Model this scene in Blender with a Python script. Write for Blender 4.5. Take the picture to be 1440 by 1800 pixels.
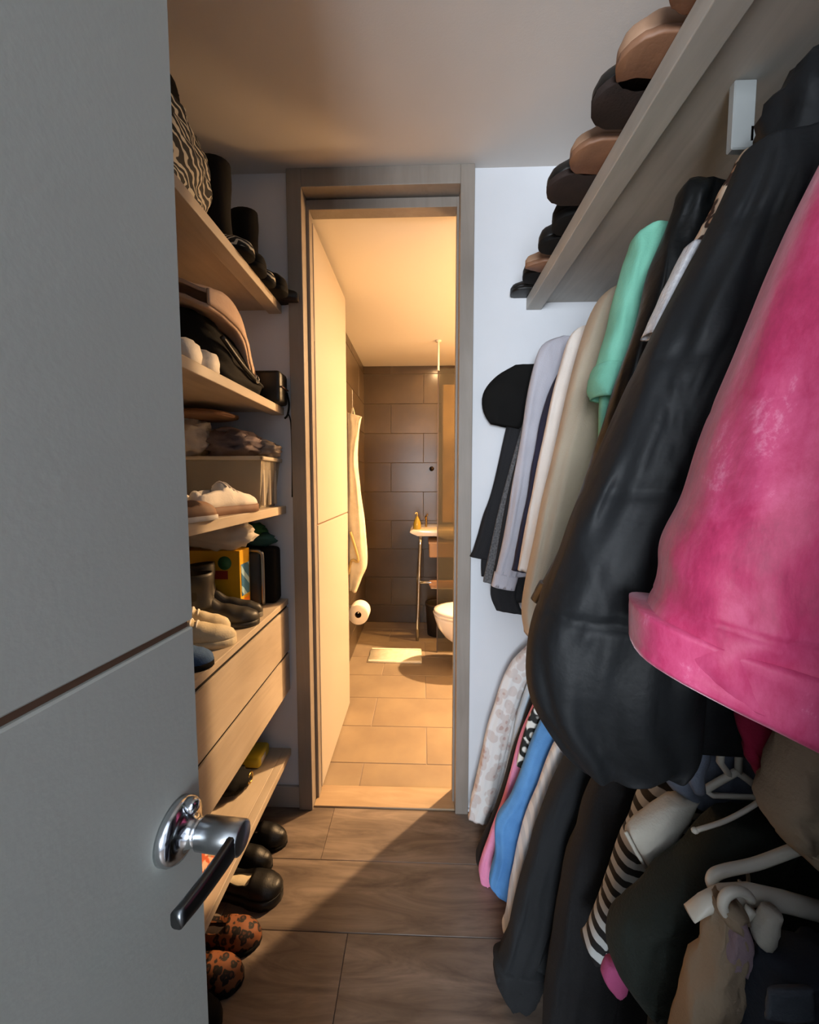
import bpy, bmesh, math, random
from mathutils import Vector, Matrix, noise

for o in list(bpy.data.objects):
    bpy.data.objects.remove(o, do_unlink=True)
SC = bpy.context.scene
COL = SC.collection
PI = math.pi

# ------------------------------------------------------------------ camera
F = 680.0                       # focal length in pixels of the 1440 x 1800 frame
EYE = Vector((0, 0, 1.345))
PITCH = math.atan(48 / F)
YAW = math.atan(22 / F)
cd = bpy.data.cameras.new('camera')
cam = bpy.data.objects.new('camera', cd)
COL.objects.link(cam)
cam.location = EYE
cam.rotation_euler = (PI / 2 - PITCH, 0, YAW)
cd.sensor_fit = 'HORIZONTAL'
cd.sensor_width = 36
cd.lens = 36 * F / 1440
cd.shift_x = -1 / 1440
cd.shift_y = -7 / 1440
cd.clip_start = 0.02
SC.camera = cam
_f = Vector((-math.sin(YAW) * math.cos(PITCH), math.cos(YAW) * math.cos(PITCH), -math.sin(PITCH)))
_r = Vector((math.cos(YAW), math.sin(YAW), 0))
_u = _r.cross(_f)


def P(px, py, Y):
    """the point at distance Y down the corridor that the photograph shows at px, py"""
    d = _f + _r * ((px - 721) / F) + _u * ((893 - py) / F)
    return EYE + d * (Y / d.y)


def ray(px, py):
    return _f + _r * ((px - 721) / F) + _u * ((893 - py) / F)


def G(px, py, z):
    """the point on the level z seen at px, py"""
    d = ray(px, py)
    return EYE + d * ((z - EYE.z) / d.z)


def K(px, py, X):
    """the point on the upright plane x = X seen at px, py"""
    d = ray(px, py)
    return EYE + d * ((X - EYE.x) / d.x)


# ------------------------------------------------------------------ world, lights, exposure
w = bpy.data.worlds.new('world')
SC.world = w
w.use_nodes = True
w.node_tree.nodes['Background'].inputs[0].default_value = (0.75, 0.85, 1.0, 1)
w.node_tree.nodes['Background'].inputs[1].default_value = 0.4
SC.view_settings.view_transform = 'Standard'
SC.view_settings.look = 'None'
SC.view_settings.gamma = 1
SC.view_settings.use_curve_mapping = False
SC.view_settings.exposure = 0.0


def lamp(name, kind, loc, power, col, size=0.1, size_y=None, rot=(0, 0, 0), spread=None):
    l = bpy.data.lights.new(name, kind)
    l.energy = power
    l.color = col
    if kind == 'AREA':
        l.shape = 'RECTANGLE'
        l.size = size
        l.size_y = size_y or size
        if spread:
            l.spread = spread
    else:
        l.shadow_soft_size = size
    o = bpy.data.objects.new(name, l)
    COL.objects.link(o)
    o.location = loc
    o.rotation_euler = rot
    return o


# daylight from the bedroom window behind the photographer
lamp('bedroom_window_light', 'AREA', (-0.50, -2.6, 1.4), 170, (0.86, 0.93, 1.0), 1.3, 1.2, (PI / 2, 0, 0))
# warm bathroom lights: a ceiling downlight far to the right, an added unseen fill for the ceilings, and one by the shower
lamp('bath_ceiling_light', 'AREA', (1.22, 2.72, 2.37), 215, (1.0, 0.63, 0.32), 0.07, 0.07, (0, 0, 0))
lamp('ceiling_fill_light', 'POINT', (1.2, 2.3, 1.75), 42, (1.0, 0.61, 0.29), 0.12)  # added lamp without a fitting, lifts the warm glow on the ceilings
lamp('shower_light', 'AREA', (0.13, 3.36, 2.37), 3.0, (1.0, 0.61, 0.29), 0.04, 0.04, (0, 0, 0))


# ------------------------------------------------------------------ colours and materials
def C(h):
    h = h.lstrip('#')
    v = [int(h[i:i + 2], 16) / 255 for i in (0, 2, 4)]
    return tuple((c / 12.92 if c <= .04045 else ((c + .055) / 1.055) ** 2.4) for c in v) + (1,)


_M = {}


class NT:
    def __init__(s, name):
        s.m = bpy.data.materials.new(name)
        s.m.use_nodes = True
        s.t = s.m.node_tree
        s.b = s.t.nodes['Principled BSDF']

    def n(s, kind, **kw):
        x = s.t.nodes.new(kind)
        for k, v in kw.items():
            if k.startswith('i_'):
                key = k[2:].replace('_', ' ')
                x.inputs[int(key) if key.isdigit() else key].default_value = v
            else:
                setattr(x, k, v)
        return x

    def l(s, a, b):
        s.t.links.new(a, b)

    def ramp(s, src, stops, interp='LINEAR'):
        r = s.n('ShaderNodeValToRGB')
        r.color_ramp.interpolation = interp
        e = r.color_ramp.elements
        while len(e) < len(stops):
            e.new(0.5)
        for i, (p, c) in enumerate(stops):
            e[i].position = p
            e[i].color = c if isinstance(c, tuple) else C(c)
        s.l(src, r.inputs[0])
        return r.outputs[0]

    def coord(s, scale=(1, 1, 1), rot=(0, 0, 0)):
        tc = s.n('ShaderNodeTexCoord')
        mp = s.n('ShaderNodeMapping')
        mp.inputs['Scale'].default_value = scale
        mp.inputs['Rotation'].default_value = rot
        s.l(tc.outputs['Object'], mp.inputs[0])
        return mp.outputs[0]

    def bump(s, h, strength=.3, dist=.005):
        b = s.n('ShaderNodeBump')
        b.inputs['Strength'].default_value = strength
        b.inputs['Distance'].default_value = dist
        s.l(h, b.inputs['Height'])
        s.l(b.outputs[0], s.b.inputs['Normal'])


def M(name, c1, c2=None, rough=.6, metal=0.0, scale=12, bump=0.0, bscale=None, sheen=0, spec=None, aniso=(1, 1, 1), coat=0, wr=0.0, wscale=7.0):
    """plain procedural material: two tones of one colour broken up by noise, with fine relief"""
    if name in _M:
        return _M[name]
    k = NT(name)
    k.b.inputs['Roughness'].default_value = rough
    k.b.inputs['Metallic'].default_value = metal
    if spec is not None:
        k.b.inputs['Specular IOR Level'].default_value = spec
    if sheen:
        k.b.inputs['Sheen Weight'].default_value = sheen
    if coat:
        k.b.inputs['Coat Weight'].default_value = coat
    co = k.coord(aniso)
    nz = k.n('ShaderNodeTexNoise', i_Scale=scale, i_Detail=4.0)
    k.l(co, nz.inputs['Vector'])
    k.l(k.ramp(nz.outputs[0], [(.3, C(c1)), (.7, C(c2 or c1))]), k.b.inputs['Base Color'])
    prev = None
    if wr:
        # soft creases running mostly downwards
        cw = k.coord((1, 1, .38))
        n3 = k.n('ShaderNodeTexNoise', i_Scale=wscale, i_Detail=3.0, i_Distortion=1.6, noise_type='RIDGED_MULTIFRACTAL')
        k.l(cw, n3.inputs['Vector'])
        bw = k.n('ShaderNodeBump')
        bw.inputs['Strength'].default_value = wr
        bw.inputs['Distance'].default_value = .02
        k.l(n3.outputs[0], bw.inputs['Height'])
        prev = bw.outputs[0]
        k.l(prev, k.b.inputs['Normal'])
    if bump:
        n2 = k.n('ShaderNodeTexNoise', i_Scale=bscale or scale * 8, i_Detail=3.0)
        k.l(co, n2.inputs['Vector'])
        k.bump(n2.outputs[0], bump, .004)
        if prev:
            k.l(prev, k.b.inputs['Normal'].links[0].from_node.inputs['Normal'])
    _M[name] = k.m
    return k.m


def M_wood(name, c1, c2, c3, ax=(1.2, 14, 14), rough=.45, rand=True):
    if name in _M:
        return _M[name]
    k = NT(name)
    k.b.inputs['Roughness'].default_value = rough
    tc = k.n('ShaderNodeTexCoord')
    oi = k.n('ShaderNodeObjectInfo')
    ad = k.n('ShaderNodeVectorMath', operation='ADD')
    sc = k.n('ShaderNodeMath', operation='MULTIPLY')
    sc.inputs[1].default_value = 37.0 if rand else 0
    k.l(oi.outputs['Random'], sc.inputs[0])
    k.l(tc.outputs['Object'], ad.inputs[0])
    k.l(sc.outputs[0], ad.inputs[1])
    mp = k.n('ShaderNodeMapping')
    mp.inputs['Scale'].default_value = ax
    k.l(ad.outputs[0], mp.inputs[0])
    nz = k.n('ShaderNodeTexNoise', i_Scale=1.6, i_Detail=8.0, i_Roughness=.62, i_Distortion=1.4)
    k.l(mp.outputs[0], nz.inputs['Vector'])
    nb = k.n('ShaderNodeTexNoise', i_Scale=3.5, i_Detail=2.0)
    k.l(ad.outputs[0], nb.inputs['Vector'])
    base = k.ramp(nz.outputs[0], [(.28, C(c1)), (.5, C(c2)), (.72, C(c3))])
    mx = k.n('ShaderNodeMix', data_type='RGBA', blend_type='MULTIPLY')
    mx.inputs[0].default_value = .55
    k.l(base, mx.inputs[6])
    k.l(k.ramp(nb.outputs[0], [(.3, (.6, .58, .56, 1)), (.65, (1, 1, 1, 1))]), mx.inputs[7])
    k.l(mx.outputs[2], k.b.inputs['Base Color'])
    k.bump(nz.outputs[0], .12, .003)
    _M[name] = k.m
    return k.m


def M_bands(name, c1, c2, scale, axis='Z', dist=0.0, split=.5, rough=.75, rot=(0, 0, 0), dscale=1.0):
    """stripes: zebra when distorted, knitted stripes when not"""
    if name in _M:
        return _M[name]
    k = NT(name)
    k.b.inputs['Roughness'].default_value = rough
    wv = k.n('ShaderNodeTexWave', bands_direction=axis, i_Scale=scale, i_Distortion=dist, i_Detail=1.5)
    wv.inputs['Detail Scale'].default_value = dscale
    k.l(k.coord((1, 1, 1), rot), wv.inputs['Vector'])
    k.l(k.ramp(wv.outputs[0], [(split - .04, C(c1)), (split + .04, C(c2))]), k.b.inputs['Base Color'])
    _M[name] = k.m
    return k.m


def M_spots(name, base, rim, core, scale=55, rough=.7):
    """leopard rosettes"""
    if name in _M:
        return _M[name]
    k = NT(name)
    k.b.inputs['Roughness'].default_value = rough
    co = k.coord()
    nz = k.n('ShaderNodeTexNoise', i_Scale=scale * .8, i_Detail=2.0)
    k.l(co, nz.inputs['Vector'])
    mixv = k.n('ShaderNodeMix', data_type='RGBA')
    mixv.inputs[0].default_value = .015
    k.l(co, mixv.inputs[6])
    k.l(nz.outputs['Color'], mixv.inputs[7])
    v = k.n('ShaderNodeTexVoronoi', i_Scale=scale)
    k.l(mixv.outputs[2], v.inputs['Vector'])
    k.l(k.ramp(v.outputs['Distance'], [(.18, C(core)), (.26, C(rim)), (.48, C(rim)), (.55, C(base))]), k.b.inputs['Base Color'])
    _M[name] = k.m
    return k.m


def M_clear(name, tint, alpha=.8, rough=.1):
    """clear or milky sheet: tinted see-through mixed with a glossy surface"""
    if name in _M:
        return _M[name]
    k = NT(name)
    k.b.inputs['Base Color'].default_value = C(tint)
    k.b.inputs['Roughness'].default_value = rough
    tr = k.n('ShaderNodeBsdfTransparent')
    tr.inputs[0].default_value = C(tint)
    mx = k.n('ShaderNodeMixShader')
    mx.inputs[0].default_value = 1 - alpha
    k.l(tr.outputs[0], mx.inputs[1])
    k.l(k.b.outputs[0], mx.inputs[2])
    k.l(mx.outputs[0], k.t.nodes['Material Output'].inputs[0])
    _M[name] = k.m
    return k.m


# ------------------------------------------------------------------ mesh helpers
def worigin(o):
    v = Vector((0, 0, 0))
    while o is not None:
        v += o.location
        o = o.parent
    return v


def link(name, me, mat, parent=None, local=False, smooth=True):
    if isinstance(me, bmesh.types.BMesh):
        m2 = bpy.data.meshes.new(name)
        me.to_mesh(m2)
        me.free()
        me = m2
    if mat is not None and not me.materials:
        me.materials.append(mat)
    if smooth:
        for p in me.polygons:
            p.use_smooth = True
    o = bpy.data.objects.new(name, me)
    COL.objects.link(o)
    if parent is not None:
        o.parent = parent
        if not local:
            me.transform(Matrix.Translation(-worigin(parent)))
    return o


def tag(o, label=None, cat=None, group=None, kind=None):
    if label:
        o['label'] = label
    if cat:
        o['category'] = cat
    if group:
        o['group'] = group
    if kind:
        o['kind'] = kind
    return o


def thing(name, label, cat, loc=(0, 0, 0), rot=(0, 0, 0), group=None, kind=None):
    o = bpy.data.objects.new(name, None)
    COL.objects.link(o)
    o.empty_display_size = .05
    o.location = loc
    o.rotation_euler = rot
    return tag(o, label, cat, group, kind)


def bx(x0, x1, y0, y1, z0, z1, bev=0.0, seg=2):
    bm = bmesh.new()
    bmesh.ops.create_cube(bm, size=1)
    for v in bm.verts:
        v.co = Vector(((x0 + x1) / 2 + v.co.x * (x1 - x0), (y0 + y1) / 2 + v.co.y * (y1 - y0), (z0 + z1) / 2 + v.co.z * (z1 - z0)))
    if bev:
        bmesh.ops.bevel(bm, geom=list(bm.edges), offset=bev, segments=seg, profile=.5, affect='EDGES')
    return bm


def join(*bms):
    a = bms[0]
    for b in bms[1:]:
        me = bpy.data.meshes.new('tmp')
        b.to_mesh(me)
        b.free()
        a.from_mesh(me)
        bpy.data.meshes.remove(me)
    return a


def flat(name, bm, mat, parent=None, local=False):
    return link(name, bm, mat, parent, local, smooth=False)


def rings(rs, cap0=True, cap1=True, closed=True):
    """skin a list of rings (equal point counts)"""
    bm = bmesh.new()
    vs = [[bm.verts.new(p) for p in r] for r in rs]
    n = len(rs[0])
    for i in range(len(vs) - 1):
        for j in range(n if closed else n - 1):
            a, b = vs[i], vs[i + 1]
            bm.faces.new((a[j], a[(j + 1) % n], b[(j + 1) % n], b[j]))
    if cap0:
        bm.faces.new(list(reversed(vs[0])))
    if cap1:
        bm.faces.new(vs[-1])
    bmesh.ops.recalc_face_normals(bm, faces=list(bm.faces))
    return bm


def crom(pts, n):
    """Catmull-Rom through tuples of numbers"""
    out = []
    k = len(pts)
    for i in range(n):
        t = i / (n - 1) * (k - 1)
        a = min(int(t), k - 2)
        u = t - a
        p0, p1, p2, p3 = pts[max(a - 1, 0)], pts[a], pts[a + 1], pts[min(a + 2, k - 1)]
        out.append(tuple(.5 * (2 * q1 + (q2 - q0) * u + (2 * q0 - 5 * q1 + 4 * q2 - q3) * u * u + (3 * q1 - q0 - 3 * q2 + q3) * u ** 3)
                         for q0, q1, q2, q3 in zip(p0, p1, p2, p3)))
    return out


def tube(pts, r, n=10, closed=False, smooth_n=0, caps=True):
    pts = [Vector(p) for p in pts]
    if smooth_n:
        pts = [Vector(p) for p in crom([tuple(p) for p in pts], smooth_n)]
    rr = r if isinstance(r, (list, tuple)) else [r] * len(pts)
    if len(rr) != len(pts):
        rr = [q[0] for q in crom([(v,) for v in rr], len(pts))]
    rs = []
    up = None
    m = len(pts)
    for i, p in enumerate(pts):
        if closed:
            t = (pts[(i + 1) % m] - pts[i - 1]).normalized()
        else:
            t = (pts[min(i + 1, m - 1)] - pts[max(i - 1, 0)]).normalized()
        if up is None:
            up = Vector((0, 0, 1)) if abs(t.z) < .9 else Vector((1, 0, 0))
        s = t.cross(up).normalized()
        up = s.cross(t).normalized()
        rs.append([p + (s * math.cos(a) + up * math.sin(a)) * rr[i] for a in (2 * PI * j / n for j in range(n))])
    if closed:
        rs.append(rs[0])
        bm = rings(rs, False, False)
        bmesh.ops.remove_doubles(bm, verts=list(bm.verts), dist=1e-6)
        return bm
    return rings(rs, caps, caps)


def lathe(prof, n=24, axis='Z', loc=(0, 0, 0), cap=True):
    """revolve (radius, height) pairs"""
    loc = Vector(loc)
    rs = []
    for r, h in prof:
        r = max(r, 1e-4)
        ring = []
        for j in range(n):
            a = 2 * PI * j / n
            v = Vector((r * math.cos(a), r * math.sin(a), h))
            if axis == 'X':
                v = Vector((h, r * math.cos(a), r * math.sin(a)))
            if axis == 'Y':
                v = Vector((r * math.cos(a), h, r * math.sin(a)))
            ring.append(loc + v)
        rs.append(ring)
    return rings(rs, cap, cap)


def nz(x, y, z):
    return noise.noise(Vector((x, y, z)))


def cloth(rows, n=40, m=44, fold=.006, freq=3.0, seed=0, sup=.7, seams=None, lump=.004, hem=True, seam_depth=.45, seam_w=.022, gather=0.0):
    """hanging cloth as a closed body: each row is (left point, right point, thickness); folds grow towards the hem"""
    flat_rows = [tuple(a) + tuple(b) + (t,) for a, b, t in rows]
    rr = crom(flat_rows, n)
    rs = []
    for i, q in enumerate(rr):
        tt = i / (n - 1)
        L, R, th = Vector(q[0:3]), Vector(q[3:6]), max(q[6], .004)
        c, u = (L + R) / 2, (R - L) / 2
        v = Vector((-u.y, u.x, 0))
        v = v.normalized() if v.length > 1e-6 else Vector((0, 1, 0))
        k = 1.0
        if seams:
            dmin = min(abs(tt - s) for s in seams)
            k = 1 - seam_depth * math.exp(-(dmin / seam_w) ** 2)
        ring = []
        for j in range(m):
            a = 2 * PI * j / m
            ca, sa = math.cos(a), math.sin(a)
            x = math.copysign(abs(ca) ** sup, ca)
            y = math.copysign(abs(sa) ** sup, sa)
            amp = fold * (.25 + .75 * tt)
            f1 = math.sin(PI * freq * x + seed * 1.7 + 2.2 * nz(x * 1.5, tt * 2, seed))
            d = amp * f1 + lump * nz(x * 3 + seed, y * 2 + tt * 9, seed * .7) * 2
            if gather:
                d += gather * math.exp(-(dmin / .07) ** 2) * math.sin(x * 17 + 3 * nz(x * 2, tt * 5, seed + 2)) * (.4 + nz(x * 3, tt * 8, seed))
            p = c + u * x * (1 + (k - 1) * .12) + v * (th / 2 * k * y + d * (1 if abs(sa) > .2 else abs(sa) * 5))
            p.x += lump * nz(tt * 7, a, seed + 5) * 1.2
            ring.append(p)
        rs.append(ring)
    if hem:
        last = rs[-1]
        c = sum(last, Vector()) / m
        up = (sum(rs[-4], Vector()) / m - c)
        rs.append([c + (p - c) * .86 + up * .15 for p in last])
        rs.append([c + (p - c) * .8 + up * 1.0 for p in last])
    return rings(rs)


def blob(c, r, seed=0, lump=.15, freq=3.0, n=14, m=22, flat_bottom=None, sq=1.0):
    """soft lump: crumpled cloth, bundles"""
    c = Vector(c)
    rs = []
    for i in range(n):
        th = PI * (i + .5) / n
        ring = []
        for j in range(m):
            a = 2 * PI * j / m
            ca, sa = math.cos(a), math.sin(a)
            d = Vector((math.sin(th) * math.copysign(abs(ca) ** sq, ca), math.sin(th) * math.copysign(abs(sa) ** sq, sa), math.copysign(abs(math.cos(th)) ** sq, math.cos(th))))
            k = 1 + lump * (nz(d.x * freq + seed, d.y * freq, d.z * freq + seed * 2) * 1.4 + .5 * nz(d.x * freq * 2.5, d.y * freq * 2.5 + seed, d.z * freq * 2.5))
            p = c + Vector((d.x * r[0], d.y * r[1], d.z * r[2])) * k
            if flat_bottom is not None and p.z < flat_bottom:
                p.z = flat_bottom
            ring.append(p)
        rs.append(ring)
    return rings(rs)


def outline_slab(pts, y0, y1, bev=.004):
    """prism from an x-z outline"""
    bm = bmesh.new()
    vs = [bm.verts.new((x, y0, z)) for x, z in pts]
    f = bm.faces.new(vs)
    r = bmesh.ops.extrude_face_region(bm, geom=[f])
    for g in r['geom']:
        if isinstance(g, bmesh.types.BMVert):
            g.co.y = y1
    bmesh.ops.recalc_face_normals(bm, faces=list(bm.faces))
    if bev:
        bmesh.ops.bevel(bm, geom=list(bm.edges), offset=bev, segments=2, profile=.5, affect='EDGES')
    return bm


# ------------------------------------------------------------------ common materials
WALL = M('wall_paint', '#dfe1e6', '#d8dbe1', rough=.85, scale=3, bump=.05, bscale=300)
CEIL = M('ceiling_paint', '#d9d4cf', '#d3cec9', rough=.9, scale=3, bump=.05, bscale=250)
BCEIL = M('bath_ceiling_paint', '#e6e0d6', rough=.9)
FRAME = M_wood('door_frame_laminate', '#8e857c', '#958c83', '#9c938a', ax=(14, 14, 1.2), rough=.5, rand=False)
DOORM = M('door_lacquer', '#b9bcb4', '#b3b6ae', rough=.5, scale=4, bump=.04, bscale=200)
SHELF = M_wood('pale_shelf_laminate', '#b9a994', '#c4b49f', '#cbbca8', ax=(12, 1.4, 12), rough=.5)
GSHELF = M_wood('grey_shelf_laminate', '#a8a59e', '#b2afa8', '#bab7b0', ax=(12, 1.4, 12), rough=.5)
CHROME = M('chrome', '#c8ccd0', rough=.16, metal=1)
STEEL = M('brushed_steel', '#9a9d9f', rough=.32, metal=1)
DARKGAP = M('dark_gap', '#1b1512', rough=.9)
PLANK = M_wood('laminate_plank', '#4e433c', '#75675c', '#928375', ax=(1.6, 9, 9), rough=.42)
TILE = M('floor_tile', '#80705e', '#918069', rough=.35, scale=5, bump=.03, bscale=60)
WTILE = M('wall_tile', '#463a2c', '#544634', rough=.3, scale=4, bump=.03, bscale=60)
GROUT = M('grout', '#85776a', rough=.9)
WGROUT = M('wall_grout', '#857560', rough=.9)

XL, XR, YB, YF, H = -.97, .92, 1.50, -.36, 2.481
BX0, BX1, BY0, BY1, BH = -.548, 1.60, 1.60, 3.60, 2.385   # bathroom


def st(name, bm, mat, label=None, parent=None):
    o = flat(name, bm, mat, parent)
    if parent is None:
        tag(o, label, None, None, 'structure')
    return o


# closet shell
st('wall_left', bx(XL - .1, XL, YF - .1, YB + .1, 0, H), WALL, 'white wall behind the left shelves')
st('wall_right', bx(XR, XR + .1, YF - .1, YB + .1, 0, H), WALL, 'white wall behind the hanging clothes')
DX0, DX1, DZ = -.447, .135, 2.415      # rough opening of the bathroom doorway
wb = thing('wall_back', 'white end wall around the bathroom doorway', None, (0, YB, 0), kind='structure')
st('wall_panel', bx(XL, DX0 - .055, YB, YB + .1, 0, H), WALL, None, wb)
st('wall_panel', bx(DX1 + .051, XR, YB, YB + .1, 0, H), WALL, None, wb)
st('ceiling', bx(XL - .1, XR + .1, YF - .1, YB + .1, H, H + .1), CEIL, 'pale closet ceiling')
wf = thing('wall_front', 'wall around the closet entrance behind the camera', None, (0, YF, 0), kind='structure')
st('wall_panel', bx(XL, -.30, YF - .1, YF, 0, H), WALL, None, wf)
st('wall_panel', bx(.36, XR, YF - .1, YF, 0, H), WALL, None, wf)
st('wall_panel', bx(-.30, .36, YF - .1, YF, 2.36, H), WALL, None, wf)

# bedroom behind the camera, with the window the daylight enters by
bz = -2.75
st('wall_bedroom_left', bx(-1.9, -1.8, bz, YF - .1, 0, H), WALL, 'bedroom wall behind the camera')
st('wall_bedroom_right', bx(1.9, 2.0, bz, YF - .1, 0, H), WALL, 'bedroom wall behind the camera')
st('wall_bedroom_side', join(bx(-1.8, XL - .1, YF - .1, YF, 0, H), bx(XR + .1, 1.9, YF - .1, YF, 0, H)), WALL, 'bedroom side of the closet wall')
st('ceiling_bedroom', bx(-1.9, 2.0, bz, YF - .1, H, H + .1), WALL, 'bedroom ceiling')
wbw = thing('wall_bedroom_window', 'bedroom wall with the window opening', None, (0, bz, 0), kind='structure')
for a in ((-1.9, -1.37, 0, H), (.13, 2.0, 0, H), (-1.37, .13, 0, .7), (-1.37, .13, 2.1, H)):
    st('wall_panel', bx(a[0], a[1], bz - .1, bz, a[2], a[3]), WALL, None, wbw)
win = thing('window_1', 'bedroom window behind the camera', None, (-.62, bz - .05, 1.4), kind='structure')
for a in ((-1.37, -1.31, .7, 2.1), (.07, .13, .7, 2.1), (-1.31, .07, .7, .76), (-1.31, .07, 2.04, 2.1), (-.65, -.59, .76, 2.04)):
    flat('window_frame', bx(a[0], a[1], bz - .08, bz - .03, a[2], a[3]), DOORM, win)

# closet floor: planks laid across the corridor
fl = thing('floor', 'grey brown wood plank floor', None, (0, 0, 0), kind='structure')
flat('underlay', bx(-1.9, 2.0, bz, YB + .06, -.06, -.004), DARKGAP, fl)
PW, PL, g = .219, .92, .0006
me_cache = {}
random.seed(4)
row = 0
y = YB - .007
while y > -1.0:
    off = (-.36, -.62, -.22, -.80, -.05, -.55)[row % 6]
    x = off - PL * 2
    while x < 1.9:
        a, b = max(x, XL), min(x + PL, XR)
        if b - a > .01:
            key = round(b - a, 4)
            if key not in me_cache:
                bm = bx(-(b - a) / 2 + g, (b - a) / 2 - g, -PW / 2 + g, PW / 2 - g, -.012, 0, .0012, 1)
                m2 = bpy.data.meshes.new('plank')
                bm.to_mesh(m2)
                bm.free()
                m2.materials.append(PLANK)
                me_cache[key] = m2
            o = bpy.data.objects.new('plank', me_cache[key])
            COL.objects.link(o)
            o.parent = fl
            o.location = ((a + b) / 2, y - PW / 2, 0)
        x += PL
    y -= PW
    row += 1
flat('bedroom_boards', bx(-1.9, 2.0, bz, y, -.012, 0), PLANK, fl)
th = st('trim_threshold', bx(DX0, DX1, YB - .005, BY0 + .005, -.01, .006, .003), M_wood('threshold_wood', '#9c8468', '#ab9376', '#b8a183', ax=(1.4, 12, 12)), 'pale wooden threshold strip in the bathroom doorway')

# baseboard on the stub walls
BASE = M('baseboard_paint', '#a9a49f', rough=.6)
st('baseboard_left', bx(XL, DX0 - .055, YB - .012, YB, 0, .09, .002), BASE, 'grey baseboard under the left shelves')
st('baseboard_right', bx(DX1 + .051, XR, YB - .010, YB, 0, .012, .002), WALL, 'white baseboard under the clothes')

# door frame: outer casing, lining and stop
fr = thing('trim_doorway', 'greige bathroom door frame reaching the ceiling', None, (0, YB, 0), kind='structure')
flat('casing', bx(DX0 - .055, DX0, YB - .022, YB + .1, 0, H, .002), FRAME, fr)
flat('casing', bx(DX1, DX1 + .051, YB - .022, YB + .1, 0, H, .002), FRAME, fr)
flat('casing', bx(DX0, DX1, YB - .022, YB + .1, DZ, H, .002), FRAME, fr)
flat('stop', bx(DX0, DX0 + .012, YB + .035, YB + .075, 0, DZ - .006, .001), FRAME, fr)
flat('stop', bx(DX1 - .008, DX1, YB + .035, YB + .075, 0, DZ - .006, .001), FRAME, fr)
flat('stop', bx(DX0 + .012, DX1 - .008, YB + .035, YB + .09, DZ - .042, DZ - .006, .001), FRAME, fr)

# bathroom door leaf, opened against the left wall
LX = DX0 + .012


def leaf(name, label, w, z0, z1, zg, mat, loc, rz, flip=1):
    """door leaf running from its hinge (local y = 0) with a routed groove across both faces"""
    d = thing(name, label, None, loc, (0, 0, rz), kind='structure')
    t = .038
    for a, b in ((z0, zg - .003), (zg + .003, z1)):
        link('panel', bx(-t, 0, 0, w, a, b, .0015, 1), mat, d, True, False)
    link('groove', bx(-t + .004, -.004, .002, w - .002, zg - .004, zg + .004), M('groove_brown', '#6b4f3c', rough=.8), d, True, False)
    return d


d1 = leaf('door_1', 'white bathroom door standing open with a horizontal groove', .64, .01, 2.36, 1.162, M('bath_door_lacquer', '#b5aca0', rough=.5), (LX, BY0 - .01, 0), 0)
for hgz in (.35, 1.3, 1.95):
    hg = link('hinge', lathe([(.007, -.045), (.007, .045)], 10, loc=(-.03, -.008, hgz)), STEEL, d1, True)
    link('hinge_plate', bx(-.034, -.002, -.006, -.001, hgz - .045, hgz + .045), STEEL, hg, True, False)

# entry door beside the camera
A2 = math.atan2(.094, .995)
E0 = Vector((-.204, .33, 0))
W2 = .68
d2 = leaf('door_2', 'grey entrance door standing open at the left edge', W2, .01, 2.36, 1.219, DOORM, E0 - Vector((.094, .995, 0)) * W2, -A2)
# lever handle: rose, cylinder, neck, lever running back along the leaf
hy, hz = W2 - .032, 1.053
rose = link('handle_rose', lathe([(.0245, 0), (.0245, .005), (.0225, .009), (.018, .011), (.0125, .013), (.0105, .02), (.0105, .024)], 32, 'X', (0, hy, hz)), CHROME, d2, True)
link('handle_neck', lathe([(.0108, .024), (.0108, .0245), (.0125, .025), (.0125, .060), (.011, .061)], 24, 'X', (0, hy, hz)), STEEL, rose, True)
lv = [(.055, hy + .006, hz + .001), (.056, hy - .010, hz), (.055, hy - .028, hz), (.053, hy - .046, hz), (.050, hy - .062, hz)]
rs = []
for i, p in enumerate(crom(lv, 14)):
    hw, hh = .0045, .0095 - .003 * i / 13
    rs.append([Vector(p) + Vector((hw * math.copysign(abs(math.cos(a)) ** .6, math.cos(a)), 0, hh * math.copysign(abs(math.sin(a)) ** .6, math.sin(a)))) for a in (2 * PI * j / 14 for j in range(14))])
link('handle_lever', rings(rs), M('dark_steel', '#5d6062', rough=.3, metal=1), rose, True)
link('handle_latch_knob', lathe([(.006, .008), (.006, .016), (.004, .018)], 14, 'X', (0, hy + .004, hz + .019)), CHROME, rose, True)

# ------------------------------------------------------------------ bathroom shell
st('wall_bath_right', bx(BX1, BX1 + .1, BY0, BY1 + .1, 0, BH), M('bath_wall_paint', '#c9bda9', rough=.6), 'bathroom wall out of sight at the right')
st('ceiling_bath', bx(BX0 - .1, BX1 + .1, BY0, BY1 + .1, BH, BH + .1), BCEIL, 'white bathroom ceiling')
wf2 = thing('wall_bath_front', 'bathroom side of the doorway wall', None, (0, BY0, 0), kind='structure')
st('wall_panel', bx(DX1 + .001, BX1, BY0 - .002, BY0 + .006, 0, BH), M('bath_wall_paint', '#c9bda9', rough=.6), None, wf2)
st('wall_panel', bx(BX0, DX0 - .001, BY0 - .002, BY0 + .006, 0, BH), M('bath_wall_paint', '#c9bda9', rough=.6), None, wf2)
TH, TW = .268, .60
wbk = thing('wall_bath_back', 'brown tiled wall at the far end of the bathroom', None, (0, BY1, 0), kind='structure')
flat('wall_grout', bx(BX0 - .1, BX1, BY1, BY1 + .1, 0, BH), WGROUT, wbk)
tm = {}


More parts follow.
